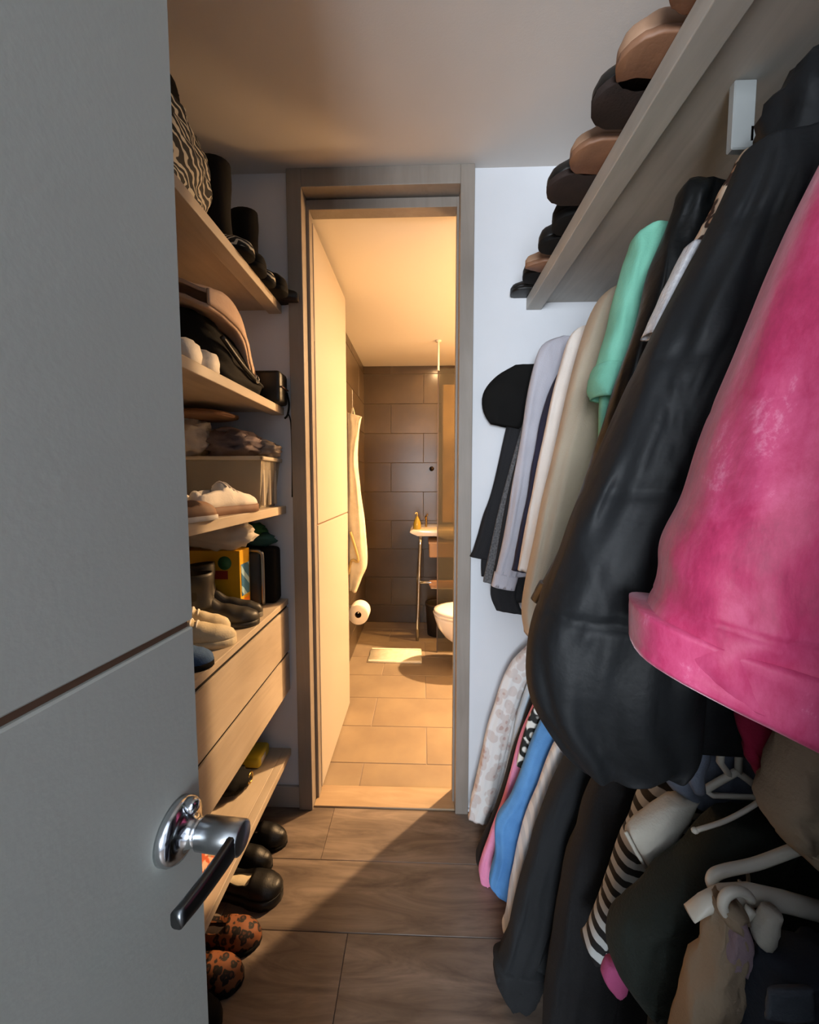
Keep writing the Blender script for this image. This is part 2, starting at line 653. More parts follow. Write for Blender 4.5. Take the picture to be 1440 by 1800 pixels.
def piece(name, dims, mat, parent, loc, bev=.0015):
    key = (name, tuple(round(d, 4) for d in dims))
    if key not in tm:
        bm = bx(-dims[0] / 2, dims[0] / 2, -dims[1] / 2, dims[1] / 2, -dims[2] / 2, dims[2] / 2, bev, 1)
        m2 = bpy.data.meshes.new(name)
        bm.to_mesh(m2)
        bm.free()
        m2.materials.append(mat)
        tm[key] = m2
    o = bpy.data.objects.new(name, tm[key])
    COL.objects.link(o)
    o.parent = parent
    o.location = Vector(loc) - worigin(parent)
    return o


def grid_cuts(a, b, step, off):
    cuts = [a]
    x = a + off
    while x < b - .02:
        if x > a + .02:
            cuts.append(x)
        x += step
    cuts.append(b)
    return list(zip(cuts[:-1], cuts[1:]))


zs = grid_cuts(0, BH, TH, .17)
for r, (z0, z1) in enumerate(zs):
    for x0, x1 in grid_cuts(BX0, BX1, TW, (.555, .255)[r % 2]):
        piece('tile', (x1 - x0 - .004, .010, z1 - z0 - .004), WTILE, wbk, ((x0 + x1) / 2, BY1 - .004, (z0 + z1) / 2))
wbl = thing('wall_bath_left', 'dark tiled bathroom wall behind the open door', None, (BX0, BY0, 0), kind='structure')
flat('wall_grout', bx(BX0 - .1, BX0, BY0, BY1, 0, BH), WGROUT, wbl)
for r, (z0, z1) in enumerate(zs):
    for y0, y1 in grid_cuts(BY0, BY1, TW, (.5, .2)[r % 2]):
        piece('tile', (.010, y1 - y0 - .004, z1 - z0 - .004), WTILE, wbl, (BX0 + .004, (y0 + y1) / 2, (z0 + z1) / 2))
fb = thing('floor_bath', 'brown tiled bathroom floor', None, (0, BY0, 0), kind='structure')
flat('floor_grout', bx(BX0 - .1, BX1 + .1, BY0, BY1 + .1, -.06, -.003), GROUT, fb)
for r, (y0, y1) in enumerate(grid_cuts(BY0, BY1, .279, .15)):
    for x0, x1 in grid_cuts(BX0, BX1, TW, (.27, .57)[r % 2]):
        piece('tile', (x1 - x0 - .005, y1 - y0 - .005, .012), TILE, fb, ((x0 + x1) / 2, (y0 + y1) / 2, -.006))
# ------------------------------------------------------------------ shoes
def interp(pairs, t):
    for (a, va), (b, vb) in zip(pairs, pairs[1:]):
        if t <= b:
            u = (t - a) / (b - a)
            u = u * u * (3 - 2 * u)
            return va + (vb - va) * u
    return pairs[-1][1]


ROUND = [(0, .28), (.03, .55), (.12, .70), (.3, .66), (.5, .78), (.68, .98), (.8, 1.0), (.9, .84), (.97, .52), (1, .18)]
POINT = [(0, .28), (.03, .55), (.12, .68), (.3, .6), (.5, .72), (.65, .92), (.75, .86), (.88, .52), (.96, .24), (1, .06)]
HEIGHTS = {
    'sneaker': [(0, .04), (.05, .072), (.25, .088), (.42, .09), (.6, .062), (.8, .046), (.95, .032), (1, .012)],
    'flat': [(0, .04), (.05, .058), (.2, .05), (.45, .034), (.56, .04), (.75, .036), (.95, .025), (1, .01)],
    'boot': [(0, .06), (.06, .10), (.36, .105), (.55, .07), (.8, .052), (.95, .036), (1, .015)],
    'slide': [(0, .006), (.45, .006), (.5, .05), (.6, .062), (.78, .05), (.9, .012), (1, .006)],
}


def shoe_bms(kind, L=.25, W=.088, plan=ROUND, lift=0.0, sole=.012, shaft=0.0, shaft_r=.05, hmul=1.0):
    """toe along local +x, heel at x = 0, on z = 0; returns dict of part meshes"""
    out = {}
    hp = HEIGHTS[kind]
    N = 30

    def lf(t):
        u = max(0, min(1, 1 - t / .62))
        return lift * u * u * (3 - 2 * u)

    def hw(t):
        return W / 2 * interp(plan, t)

    rs = []
    for i in range(N + 1):
        t = i / N
        w = hw(t) * 1.03 + .001
        b = lf(t)
        x = t * L
        rs.append([Vector((x, w * s, b + z)) for s, z in ((-1, .001), (-.94, 0), (.94, 0), (1, .001), (1, sole), (.9, sole + .001), (-.9, sole + .001), (-1, sole))])
    out['sole'] = rings(rs)
    op = {'sneaker': (.05, .36), 'flat': (.06, .58), 'boot': (9, 9), 'slide': (9, 9)}[kind]
    rs = []
    m = 18
    for i in range(N + 1):
        t = i / N
        w = hw(t) * .96
        b = lf(t) + sole
        h = interp(hp, t) * hmul
        ring = []
        for j in range(m + 1):
            a = PI * j / m
            cy = math.copysign(abs(math.cos(a)) ** .8, math.cos(a))
            sz = abs(math.sin(a)) ** .75
            z = h * sz
            yv = w * cy * (1 - .12 * sz)
            if op[0] < t < op[1] and abs(cy) < .80:
                z = min(z, .010)
            ring.append(Vector((t * L, yv, b + z)))
        ring.append(Vector((t * L, -w * .8, b - .002)))
        ring.append(Vector((t * L, w * .8, b - .002)))
        rs.append(ring)
    out['upper'] = rings(rs)
    if op[0] < 1 or kind == 'slide':
        o0, o1 = op if op[0] < 1 else (.02, .5)
        rs = []
        for i in range(16):
            t = o0 + .02 + (o1 - o0 - .04) * i / 15
            w = hw(t) * .70
            z = lf(t) + sole + .013
            rs.append([Vector((t * L, w * s, z + q)) for s, q in ((-1, 0), (1, 0), (1, .002), (-1, .002))])
        out['insole'] = rings(rs)
    if lift > .02:
        rs = []
        for k in range(6):
            u = k / 5
            q = .5 + .5 * u
            z = (lift + .002) * u
            rs.append([Vector((L * .085 + .024 * q * math.cos(a) - .012 * (1 - u), W * .3 * q * math.sin(a), z)) for a in (2 * PI * j / 12 for j in range(12))])
        out['heel'] = rings(rs)
    if shaft:
        rs = []
        for k in range(12):
            u = k / 11
            z = sole + .05 + (shaft - .05 - sole) * u
            rx = shaft_r * (1.12 - .18 * math.sin(PI * min(1, u * 1.3)) + .06 * u)
            rs.append([Vector((L * .23 - .012 * u + rx * math.cos(a), rx * .78 * math.sin(a), z + .004 * math.cos(a))) for a in (2 * PI * j / 20 for j in range(20))])
        top = rs[-1]
        c = sum(top, Vector()) / 20
        rs.append([c + (p - c) * .9 for p in top])
        rs.append([c + (p - c) * .85 - Vector((0, 0, .08)) for p in top])
        out['shaft'] = rings(rs)
    return out


def shoe(name, label, loc, rz, kind, mats, group=None, cat='shoe', tilt=0.0, laces=None, **kw):
    t = thing(name, label, cat, loc, (0, tilt, rz), group)
    parts = shoe_bms(kind, **kw)
    po = {}
    for k, bm in parts.items():
        po[k] = link(k, bm, mats.get(k, mats['upper']), po.get('sole') if k in ('insole', 'heel') else t, True)
    if laces:
        L, W = kw.get('L', .25), kw.get('W', .088)
        so = kw.get('sole', .012)
        for q in range(4):
            x = L * (.40 + .065 * q)
            h = interp(HEIGHTS[kind], x / L) * kw.get('hmul', 1) + so
            link('lace', tube([(x, -W * .26, h * .88), (x, 0, h + .004), (x, W * .26, h * .88)], .0028, 8, smooth_n=7), laces, po['upper'], True)
    return t


BLK = M('black_leather', '#100e0c', '#0a0908', rough=.45, scale=20, bump=.12)
BLKM = M('black_matte', '#0b0a09', '#070606', rough=.85, scale=20, bump=.1, spec=.25)
DBRN = M('dark_brown_suede', '#2a1a14', '#1c110d', rough=.85, scale=30, bump=.2)
TAN = M('tan_sole_leather', '#8a6248', '#79543d', rough=.6, scale=18, bump=.1)
TANL = M('pale_tan_upper', '#a07d63', '#8c6a52', rough=.65, scale=18)
CREAM = M('cream_canvas', '#d8cbb0', '#c7b898', rough=.8, scale=25, bump=.2)
WHT = M('white_cloth', '#e8e2da', '#d6cfc6', rough=.85, scale=20, bump=.2)
ZEBRA = M_bands('zebra_print', '#0c0b0a', '#c9c0ac', 19, 'Z', 8.0, .70, dscale=1.5, rot=(.55, .3, 0))
LEOP = M_spots('leopard_print', '#7f4a28', '#140b07', '#4f2a16', 60)

# ------------------------------------------------------------------ left shelves and drawers
SX = -.535


def shelf(label, zb, zt, x0, x1, mat, sgn=1, y0=YF + .01, y1=YB - .001, lip=.05):
    """board with a thicker front lip; x1 is the free front edge"""
    t = thing('shelf_board', label, 'shelf', (x0, y1, zt))
    a, b = sorted((x0, x1 - sgn * lip))
    flat('board', bx(a, b, y0, y1, zt - .016, zt, .001, 1), mat, t)
    a, b = sorted((x1 - sgn * lip, x1))
    flat('front_lip', bx(a, b, y0, y1, zb, zt, .002, 2), mat, t)
    return t


Z1, Z2, Z3, ZC, Z5 = 2.006, 1.626, 1.247, .876, .250
shelf('uppermost pale wooden shelf at the left, carrying boots and a zebra bag', 1.976, Z1, XL + .001, SX, SHELF)
shelf('pale wooden shelf at the left carrying a black bag', 1.597, Z2, XL + .001, SX, SHELF)
shelf('pale wooden shelf at the left carrying a clear plastic bin', 1.217, Z3, XL + .001, SX, SHELF)
shelf('lowest pale wooden shelf, just above the shoes on the floor', .222, Z5, XL + .001, SX - .002, SHELF, lip=.03)

du = thing('drawer_unit', 'pale wooden two-drawer unit below the left shelves', 'drawers', (-.75, 1.49, .50))
flat('carcass', bx(XL + .001, SX - .007, YF + .02, YB - .002, .503, ZC - .022, .001, 1), DARKGAP, du)
flat('top_panel', bx(XL + .001, SX, YF + .01, YB - .001, ZC - .022, ZC, .002), SHELF, du)
flat('drawer_front', bx(SX - .0065, SX, YF + .02, YB - .002, .666, ZC - .034, .001), SHELF, du)
flat('drawer_front', bx(SX - .0065, SX, YF + .02, YB - .002, .503, .654, .001), SHELF, du)

# ---- uppermost shelf
zb = thing('tote_bag', 'zebra print tote bag on the uppermost left shelf', 'bag', (-.68, .95, Z1))
rows = []
for z, hw_, xo, th in ((0, .13, 0, .14), (.05, .145, 0, .18), (.14, .155, .005, .19), (.21, .14, .01, .14), (.25, .10, .015, .08)):
    rows.append((Vector((-.67 + xo, .95 - hw_ + .0, Z1 + .002 + z)), Vector((-.67 + xo, .95 + hw_, Z1 + .002 + z)), th * 1.25))
link('body', cloth(rows, 26, 40, fold=.008, freq=2.5, seed=3, hem=False, lump=.008), ZEBRA, zb)
link('flap', blob((-.66, .97, Z1 + .25), (.07, .09, .04), 4, .25, 3), BLKM, zb)
link('handle', tube([(-.63, .92, Z1 + .25), (-.62, .94, Z1 + .285), (-.61, .98, Z1 + .30), (-.62, 1.02, Z1 + .275), (-.63, 1.03, Z1 + .24)], .010, 10, smooth_n=16), BLKM, zb)
B1 = dict(upper=BLKM, sole=BLKM)
shoe('ankle_boot', 'black ankle boot beside the zebra tote, taller of the shelf boots', (-.70, 1.265, Z1), 0, 'boot', B1, 'boots on the uppermost shelf', 'boot', L=.20, W=.085, sole=.015, shaft=.325, shaft_r=.05)
shoe('ankle_boot', 'black ankle boot at the far end of the uppermost left shelf', (-.66, 1.405, Z1), 0, 'boot', B1, 'boots on the uppermost shelf', 'boot', L=.18, W=.075, sole=.015, shaft=.27, shaft_r=.042)
shoe('ballet_flat', 'zebra print flat beside the taller black boot', (-.735, 1.168, Z1), .05, 'flat', dict(upper=ZEBRA, sole=BLKM, insole=BLKM), 'zebra flats on the uppermost shelf', L=.235, W=.08, hmul=1.2)
shoe('ballet_flat', 'zebra print flat between the two black boots', (-.735, 1.338, Z1), .02, 'flat', dict(upper=ZEBRA, sole=BLKM, insole=BLKM), 'zebra flats on the uppermost shelf', L=.235, W=.07, hmul=1.2)
shoe('pointed_pump', 'black pointed pump overhanging the far end of the shelf', (-.71, 1.465, Z1), .02, 'flat', dict(upper=BLK, sole=DBRN, insole=DBRN), None, plan=POINT, L=.25, W=.062, lift=.02, hmul=1.1)

# ---- second shelf
for i, (a, b, r) in enumerate((((-.80, .93), (-.565, .97), .036), ((-.80, 1.01), (-.56, 1.05), .034))):
    rl = thing('rolled_towel', ('white fluffy rolled towel nearest the door on the second shelf', 'white fluffy rolled towel leaning on the black bag')[i], 'towel', (a[0], a[1], Z2), group='rolled white towels')
    rs = []
    for k in range(16):
        u = k / 15
        c = Vector((a[0] + (b[0] - a[0]) * u, a[1] + (b[1] - a[1]) * u, Z2 + r * .94))
        q = r * (1 if .06 < u < .94 else .8)
        rs.append([c + Vector((0, math.cos(t) * q, math.sin(t) * q)) * (1 + .22 * nz(u * 7 + i, math.cos(t) * 2.5, math.sin(t) * 2.5)) for t in (2 * PI * j / 20 for j in range(20))])
    link('roll', rings(rs), WHT, rl)
    link('band', tube([(a[0] + (b[0] - a[0]) * .85, a[1] + (b[1] - a[1]) * .85 + math.cos(t) * r * 1.0, Z2 + r * .96 + math.sin(t) * r * 1.0) for t in (2 * PI * j / 20 for j in range(20))], .004, 6, True), CREAM, rl)
wc = thing('crumpled_cloth', 'dark crumpled cloth behind the white rolls', 'cloth', (-.80, 1.06, Z2))
link('cloth', blob((-.80, 1.00, Z2 + .13), (.10, .08, .07), 9, .3, 3), BLKM, wc)
link('trim', tube([(-.72, 1.02, Z2 + .14), (-.70, 1.05, Z2 + .10), (-.71, 1.075, Z2 + .06)], .012, 8, smooth_n=9), TANL, wc)
bb = thing('shoulder_bag', 'slouchy black shoulder bag under the beige cloth', 'bag', (-.70, 1.26, Z2))
rows = [(Vector((-.70, 1.08, Z2 + .20)), Vector((-.70, 1.20, Z2 + .19)), .10), (Vector((-.70, 1.075, Z2 + .17)), Vector((-.70, 1.30, Z2 + .155)), .20),
        (Vector((-.70, 1.08, Z2 + .10)), Vector((-.70, 1.39, Z2 + .09)), .26), (Vector((-.70, 1.09, Z2 + .04)), Vector((-.70, 1.42, Z2 + .04)), .28), (Vector((-.70, 1.10, Z2 + .002)), Vector((-.70, 1.41, Z2 + .002)), .26)]
link('body', cloth(rows, 24, 40, fold=.006, freq=2, seed=8, hem=False, lump=.008), BLKM, bb)
link('strap', tube([(-.575, 1.12, Z2 + .13), (-.56, 1.2, Z2 + .08), (-.56, 1.30, Z2 + .055), (-.57, 1.38, Z2 + .05)], .007, 8, smooth_n=18), BLK, bb)
link('buckle', tube([(-.556 + .0, 1.31 + .012 * math.cos(t), Z2 + .058 + .012 * math.sin(t)) for t in (2 * PI * j / 14 for j in range(14))], .002, 6, True), CHROME, bb)


def sheet(f, nu, nv, th=.006):
    """bent sheet with thickness from a surface function f(u, v)"""
    bm = bmesh.new()
    g = [[f(i / nu, j / nv) for j in range(nv + 1)] for i in range(nu + 1)]
    vs = [[bm.verts.new(p) for p in r] for r in g]
    for i in range(nu):
        for j in range(nv):
            bm.faces.new((vs[i][j], vs[i + 1][j], vs[i + 1][j + 1], vs[i][j + 1]))
    bmesh.ops.recalc_face_normals(bm, faces=list(bm.faces))
    bmesh.ops.solidify(bm, geom=list(bm.faces), thickness=th)
    bmesh.ops.recalc_face_normals(bm, faces=list(bm.faces))
    return bm


bc = thing('beige_pouch', 'beige canvas pouch draped over the black shoulder bag', 'pouch', (-.66, 1.24, Z2 + .15))
path_t = [(1.06, .235), (1.12, .245), (1.20, .225), (1.29, .175), (1.37, .115), (1.44, .055)]
path_b = [(1.06, .195), (1.14, .185), (1.23, .165), (1.31, .10), (1.38, .065), (1.445, .04)]


def pouch(path, dx):
    def f(u, v):
        yy, zz = crom(path, 40)[min(39, int(u * 39))]
        x = -.585 - .2 * v
        e = (1 - u) ** .5 * .03 * math.sin(PI * v)
        return Vector((x + dx + .02 * math.sin(u * 5), yy, Z2 + zz + e + .006 * nz(u * 6, v * 4, 2)))
    return f


PINKB = M('beige_canvas', '#cbb09c', '#b99c88', rough=.8, scale=9, bump=.2, bscale=120)
link('top_fold', sheet(pouch(path_t, 0), 34, 10, .010), PINKB, bc)
link('bottom_fold', sheet(pouch(path_b, .005), 34, 10, .010), PINKB, bc)
link('side', sheet(lambda u, v: Vector((-.582 + .02 * math.sin(u * 5), crom(path_t, 40)[min(39, int(u * 39))][0] * (1 - v) + crom(path_b, 40)[min(39, int(u * 39))][0] * v,
     Z2 + (crom(path_t, 40)[min(39, int(u * 39))][1] * (1 - v) + crom(path_b, 40)[min(39, int(u * 39))][1] * v))), 34, 4, .006), PINKB, bc)
cc = thing('camera_case', 'small black zipped case at the far end of the second shelf', 'case', (-.58, 1.45, Z2))
link('body', bx(-.66, -.515, 1.405, 1.492, Z2 + .001, Z2 + .118, .014, 3), BLK, cc)
link('zip', tube([(-.513, 1.412, Z2 + .06), (-.513, 1.485, Z2 + .06)], .003, 6), M('zip_brown', '#5c3524', rough=.5), cc)
link('strap', tube([(-.513, 1.47, Z2 + .05), (-.508, 1.478, Z2 + .01), (-.515, 1.48, Z2 - .03), (-.525, 1.475, Z2 - .045)], .004, 8, smooth_n=14), BLKM, cc)
cb = link('cable', tube([(-.520, 1.494, Z2 - .02), (-.508, 1.494, Z2 - .06), (-.506, 1.494, Z2 - .20), (-.509, 1.494, Z2 - .345)], .0025, 8, smooth_n=20), BLKM)
tag(cb, 'thin black cable hanging down the wall beside the plastic bin', 'cable')

# ---- third shelf
PLAS = M_clear('milky_plastic', '#e9e2d4', .72, .2)
bn = thing('storage_bin', 'clear plastic storage bin full of clothes', 'bin', (-.72, 1.40, Z3))


def tub(x0, x1, y0, y1, z0, z1, wall=.003, taper=.018):
    rs = []
    for z, d in ((z0, taper), (z1, 0), (z1, wall), (z0 + wall, taper + wall)):
        a, b, c, e = x0 + d, x1 - d, y0 + d, y1 - d
        rs.append([Vector(p) for p in ((a, c, z), (b, c, z), (b, e, z), (a, e, z))])
    return rings(rs)


X0, X1, Y0, Y1 = -.93, -.552, 1.315, 1.488
flat('body', tub(X0, X1, Y0, Y1, Z3 + .001, Z3 + .175), PLAS, bn)
rim = [(X0, Y0), (X1, Y0), (X1, Y1), (X0, Y1)]
link('rim', join(bx(X0 - .006, X1 + .008, Y0 - .008, Y0 + .004, Z3 + .168, Z3 + .182, .003), bx(X0 - .006, X1 + .008, Y1 - .004, Y1 + .006, Z3 + .168, Z3 + .182, .003),
                 bx(X1 - .004, X1 + .008, Y0 - .008, Y1 + .006, Z3 + .168, Z3 + .182, .003), bx(X0 - .008, X0 + .004, Y0 - .008, Y1 + .006, Z3 + .168, Z3 + .182, .003)), M_clear('milky_plastic_rim', '#ddd3c1', .25, .3), bn)
for yy in (1.345, 1.40, 1.455):
    flat('rib', bx(X1 - .014, X1 - .004, yy - .006, yy + .006, Z3 + .01, Z3 + .168, .002, 1), M_clear('milky_plastic_rim', '#ddd3c1', .25, .3), bn)
GREYP = M('grey_mauve_cloth', '#7c6f72', '#5d5357', rough=.9, scale=14, bump=.3, bscale=60)
GREYL = M('light_grey_cloth', '#a79d97', '#857b76', rough=.9, scale=12, bump=.3, bscale=60)
for i, (lab, c, r, m, s) in enumerate((
        ('dark mauve garment stuffed inside the plastic bin', (-.775, 1.40, Z3 + .082), (.125, .06, .072), M('dark_mauve_cloth', '#4d4347', '#3a3236', rough=.9, scale=14, bump=.3, bscale=60), 1),
        ('light grey garment stuffed inside the plastic bin', (-.618, 1.41, Z3 + .055), (.036, .05, .04), GREYL, 2),
        ('crumpled grey sweater heaped on the plastic bin', (-.685, 1.385, Z3 + .228), (.10, .075, .052), GREYP, 3),
        ('crumpled light grey top at the far corner of the bin', (-.585, 1.435, Z3 + .212), (.055, .05, .030), GREYL, 4),
        ('pale folded top left on the bin heap', (-.83, 1.36, Z3 + .25), (.085, .075, .068), WHT, 6))):
    o = thing('crumpled_garment', lab, 'clothes', (c[0], c[1], c[2] - r[2]), group='clothes in and on the bin')
    link('cloth', blob(c, r, s, .28, 4, 18, 28), m, o)
    link('fold', tube([(c[0] - r[0] * .6, c[1] - r[1] * .5, c[2] + r[2] * .75), (c[0], c[1] - r[1] * .4, c[2] + r[2] * .98), (c[0] + r[0] * .6, c[1] - r[1] * .1, c[2] + r[2] * .7)], [.004, .009, .004], 8, smooth_n=12), m, o)
tf = thing('flat_cushion', 'flat tan cushion wedged above the heap on the bin', 'cushion', (-.80, 1.36, Z3 + .32))
link('pad', blob((-.79, 1.37, Z3 + .328), (.12, .10, .017), 31, .06, 2, 12, 28, sq=.75), TANL, tf)
link('piping', tube([(-.79 + .118 * math.copysign(abs(math.cos(t)) ** .75, math.cos(t)), 1.37 + .098 * math.copysign(abs(math.sin(t)) ** .75, math.sin(t)), Z3 + .328) for t in (2 * PI * j / 30 for j in range(30))], .005, 6, True), TAN, tf)
SN1 = dict(upper=WHT, sole=M('brown_rubber', '#7a5a48', rough=.7), insole=BLKM)
shoe('sneaker', 'white sneaker with brown sole in front of the plastic bin', (-.60, .99, Z3), 1.45, 'sneaker', SN1, 'white sneakers on the third shelf', L=.28, W=.088, sole=.024, hmul=.75, laces=WHT)
shoe('sneaker', 'white sneaker half hidden by the entrance door on the third shelf', (-.72, .84, Z3), 1.45, 'sneaker', SN1, 'white sneakers on the third shelf', L=.28, W=.088, sole=.024, laces=WHT)
shoe('slipper', 'pale slipper at the shelf edge beside the entrance door', (-.565, .80, Z3), 1.5, 'flat', dict(upper=TANL, sole=WHT, insole=BLKM), None, 'slipper', L=.19, W=.07)

# ---- drawer top
YEL = M('yellow_carton', '#d9a91c', '#cf9c14', rough=.5)
yb = thing('cleaner_carton', 'yellow and blue carton on the drawer unit', 'box', (-.73, 1.33, ZC))
flat('carton', bx(-.90, -.637, 1.312, 1.388, ZC + .001, ZC + .225, .0015, 1), YEL, yb)
flat('blue_panel', bx(-.6375, -.6355, 1.320, 1.380, ZC + .062, ZC + .175, 0), M_bands('blue_print', '#3c6c93', '#9fc0d2', 9, 'DIAGONAL', 1.5, .75, .4), yb)
flat('red_band', bx(-.86, -.68, 1.3102, 1.3116, ZC + .125, ZC + .155, 0), M('red_print', '#8e2b1c', rough=.5), yb)
link('green_badge', lathe([(.024, 1.3102), (.024, 1.3118)], 24, 'Y', (-.69, 0, ZC + .182)), M('green_print', '#2f6a45', rough=.5), yb)
flat('orange_foot_print', bx(-.6375, -.6355, 1.322, 1.378, ZC + .014, ZC + .05, 0), M('orange_print', '#e07b1f', rough=.5), yb)
wb2 = thing('plastic_bag', 'crumpled white plastic bag on the yellow carton', 'bag', (-.72, 1.33, ZC + .226))
link('bag', blob((-.72, 1.335, ZC + .282), (.13, .06, .056), 41, .16, 4, 18, 30), M_clear('white_plastic_film', '#e8e0d4', .25, .3), wb2)
link('knot', blob((-.63, 1.33, ZC + .315), (.02, .02, .02), 42, .3, 4, 8, 12), WHT, wb2)
gc = thing('steel_rimmed_case', 'dark case with rounded steel rim between carton and black bag', 'case', (-.63, 1.41, ZC))
link('shell', bx(-.72, -.60, 1.392, 1.416, ZC + .001, ZC + .205, .012, 3), M('graphite', '#2b2d30', rough=.5), gc)
link('rim', tube([(-.70, 1.404, ZC + .209), (-.625, 1.404, ZC + .209), (-.603, 1.404, ZC + .202), (-.596, 1.404, ZC + .18), (-.596, 1.404, ZC + .006)], .007, 10, smooth_n=30), STEEL, gc)
bk = thing('toiletry_bag', 'black upright toiletry bag at the far end of the drawer unit', 'bag', (-.62, 1.455, ZC))
link('body', bx(-.74, -.556, 1.425, 1.492, ZC + .001, ZC + .215, .016, 3), BLKM, bk)
link('zip', tube([(-.73, 1.458, ZC + .2165), (-.57, 1.458, ZC + .2165)], .003, 6), BLK, bk)
gn = thing('green_scarf', 'bunched green and teal scarf on top of the black toiletry bag', 'scarf', (-.64, 1.455, ZC + .216))
link('teal_fold', blob((-.63, 1.455, ZC + .243), (.07, .03, .028), 51, .2, 3, 10, 20), M('teal_cloth', '#22504f', rough=.85), gn)
link('green_fold', blob((-.655, 1.452, ZC + .282), (.055, .03, .025), 52, .3, 3, 10, 20), M('green_cloth', '#1f5a33', rough=.85), gn)
RUB = M('grey_rubber', '#37342f', '#2b2926', rough=.45, scale=8)
RUBS = M('pale_grey_rubber', '#6c665c', rough=.6)
shoe('rain_boot', 'dark grey rubber boot standing before the yellow carton', (-.765, 1.172, ZC), .26, 'boot', dict(upper=RUB, sole=RUB, shaft=RUB), 'rubber boots on the drawer unit', 'boot', L=.235, W=.085, sole=.016, shaft=.175, shaft_r=.048, hmul=.8)
shoe('rain_boot', 'dark grey rubber boot behind the front one', (-.79, 1.252, ZC), .20, 'boot', dict(upper=RUB, sole=RUBS, shaft=RUB), 'rubber boots on the drawer unit', 'boot', L=.24, W=.062, sole=.016, shaft=.19, shaft_r=.038, hmul=.8)
SN2 = dict(upper=CREAM, sole=CREAM, insole=BLKM)
shoe('canvas_sneaker', 'cream lace-up sneaker at the front of the drawer unit', (-.775, 1.006, ZC), .30, 'sneaker', SN2, 'cream sneakers on the drawer unit', L=.245, W=.082, sole=.02, hmul=.8, laces=WHT)
shoe('canvas_sneaker', 'cream lace-up sneaker beside the grey rubber boot', (-.80, 1.088, ZC), .30, 'sneaker', SN2, 'cream sneakers on the drawer unit', L=.215, W=.062, sole=.02, hmul=.9, laces=WHT)
BLU = M('blue_knit', '#4a6a94', '#31507c', rough=.85, scale=30, bump=.3)
shoe('blue_slipper', 'blue slipper next to the cream sneakers', (-.71, .915, ZC), .12, 'sneaker', dict(upper=BLU, sole=BLKM, insole=M('navy_lining', '#1d2c44', rough=.9)), 'blue slippers on the drawer unit', 'slipper', L=.18, W=.075, sole=.014, hmul=.7)
shoe('blue_slipper', 'blue slipper half hidden by the entrance door', (-.72, .835, ZC), .1, 'sneaker', dict(upper=BLU, sole=WHT, insole=M('navy_lining', '#1d2c44', rough=.9)), 'blue slippers on the drawer unit', 'slipper', L=.18, W=.075, sole=.014, hmul=.7)

# ---- lowest shelf
yp = thing('yellow_packet', 'yellow packet lying on the lowest shelf', 'packet', (-.66, 1.43, Z5))
link('packet', bx(-.78, -.615, 1.375, 1.475, Z5 + .001, Z5 + .045, .012, 3), M('yellow_film', '#c9b32b', rough=.4), yp)
link('white_label', bx(-.6165, -.614, 1.39, 1.43, Z5 + .012, Z5 + .034), WHT, yp)
pk = thing('black_pouch', 'small black pouch beside the yellow packet', 'pouch', (-.66, 1.30, Z5))
link('pouch', blob((-.69, 1.28, Z5 + .035), (.08, .06, .035), 61, .15, 3, flat_bottom=Z5 + .001), BLKM, pk)
link('ring', tube([(-.617, 1.30 + .018 * math.cos(t), Z5 + .03 + .018 * math.sin(t)) for t in (2 * PI * j / 16 for j in range(16))], .003, 6, True), M('brass', '#c4a35a', rough=.3, metal=1), pk)
op = thing('orange_scarf', 'orange patterned cloth on the lowest shelf behind the handle', 'scarf', (-.64, .95, Z5))
link('cloth', blob((-.655, .93, Z5 + .04), (.09, .09, .04), 63, .25, 4, flat_bottom=Z5 + .001), M_spots('orange_print_cloth', '#c2562f', '#e0b49a', '#5a1d12', 30), op)
link('fringe', blob((-.58, .98, Z5 + .02), (.03, .04, .02), 64, .3, 5, 8, 14, flat_bottom=Z5 + .001), M('salmon', '#d98063', rough=.8), op)

# ---- shoes on the floor under the lowest shelf
shoe('loafer', 'black loafer deepest under the lowest shelf', (-.74, 1.352, 0), -.1, 'flat', dict(upper=BLK, sole=BLKM, insole=DBRN), 'black loafers on the floor', L=.24, W=.082, hmul=1.5)
shoe('loafer', 'black loafer behind the open slide on the floor', (-.76, 1.262, 0), -.1, 'flat', dict(upper=BLK, sole=BLKM, insole=DBRN), 'black loafers on the floor', L=.24, W=.08, hmul=1.5)
shoe('slide_sandal', 'black slide with pale footbed sticking out on the floor', (-.70, 1.165, 0), -.08, 'flat', dict(upper=BLK, sole=BLK, insole=CREAM), None, 'sandal', L=.25, W=.098, sole=.028, hmul=1.1)
shoe('leopard_flat', 'leopard print flat sticking out under the shelf, farther one', (-.715, 1.03, 0), -.02, 'flat', dict(upper=LEOP, sole=BLKM, insole=DBRN), 'leopard flats on the floor', L=.245, W=.085, hmul=1.3)
shoe('leopard_flat', 'leopard print flat nearer the entrance door', (-.72, .945, 0), -.05, 'flat', dict(upper=LEOP, sole=BLKM, insole=DBRN), 'leopard flats on the floor', L=.24, W=.082, hmul=1.3)
shoe('black_clog', 'black clog nearest the camera on the floor', (-.73, .858, 0), -.05, 'flat', dict(upper=BLKM, sole=BLKM, insole=BLKM), None, 'shoe', L=.235, W=.085, hmul=1.4)
# ------------------------------------------------------------------ right shelf, rods, shoes above
RX = .383
ZR = 2.020
shelf('long grey shelf at the right above the hanging clothes', 1.978, ZR, XR - .001, RX, GSHELF, sgn=-1, lip=.055)
ROD_X, ROD_Z, ROD2_Z = .66, 1.925, .905


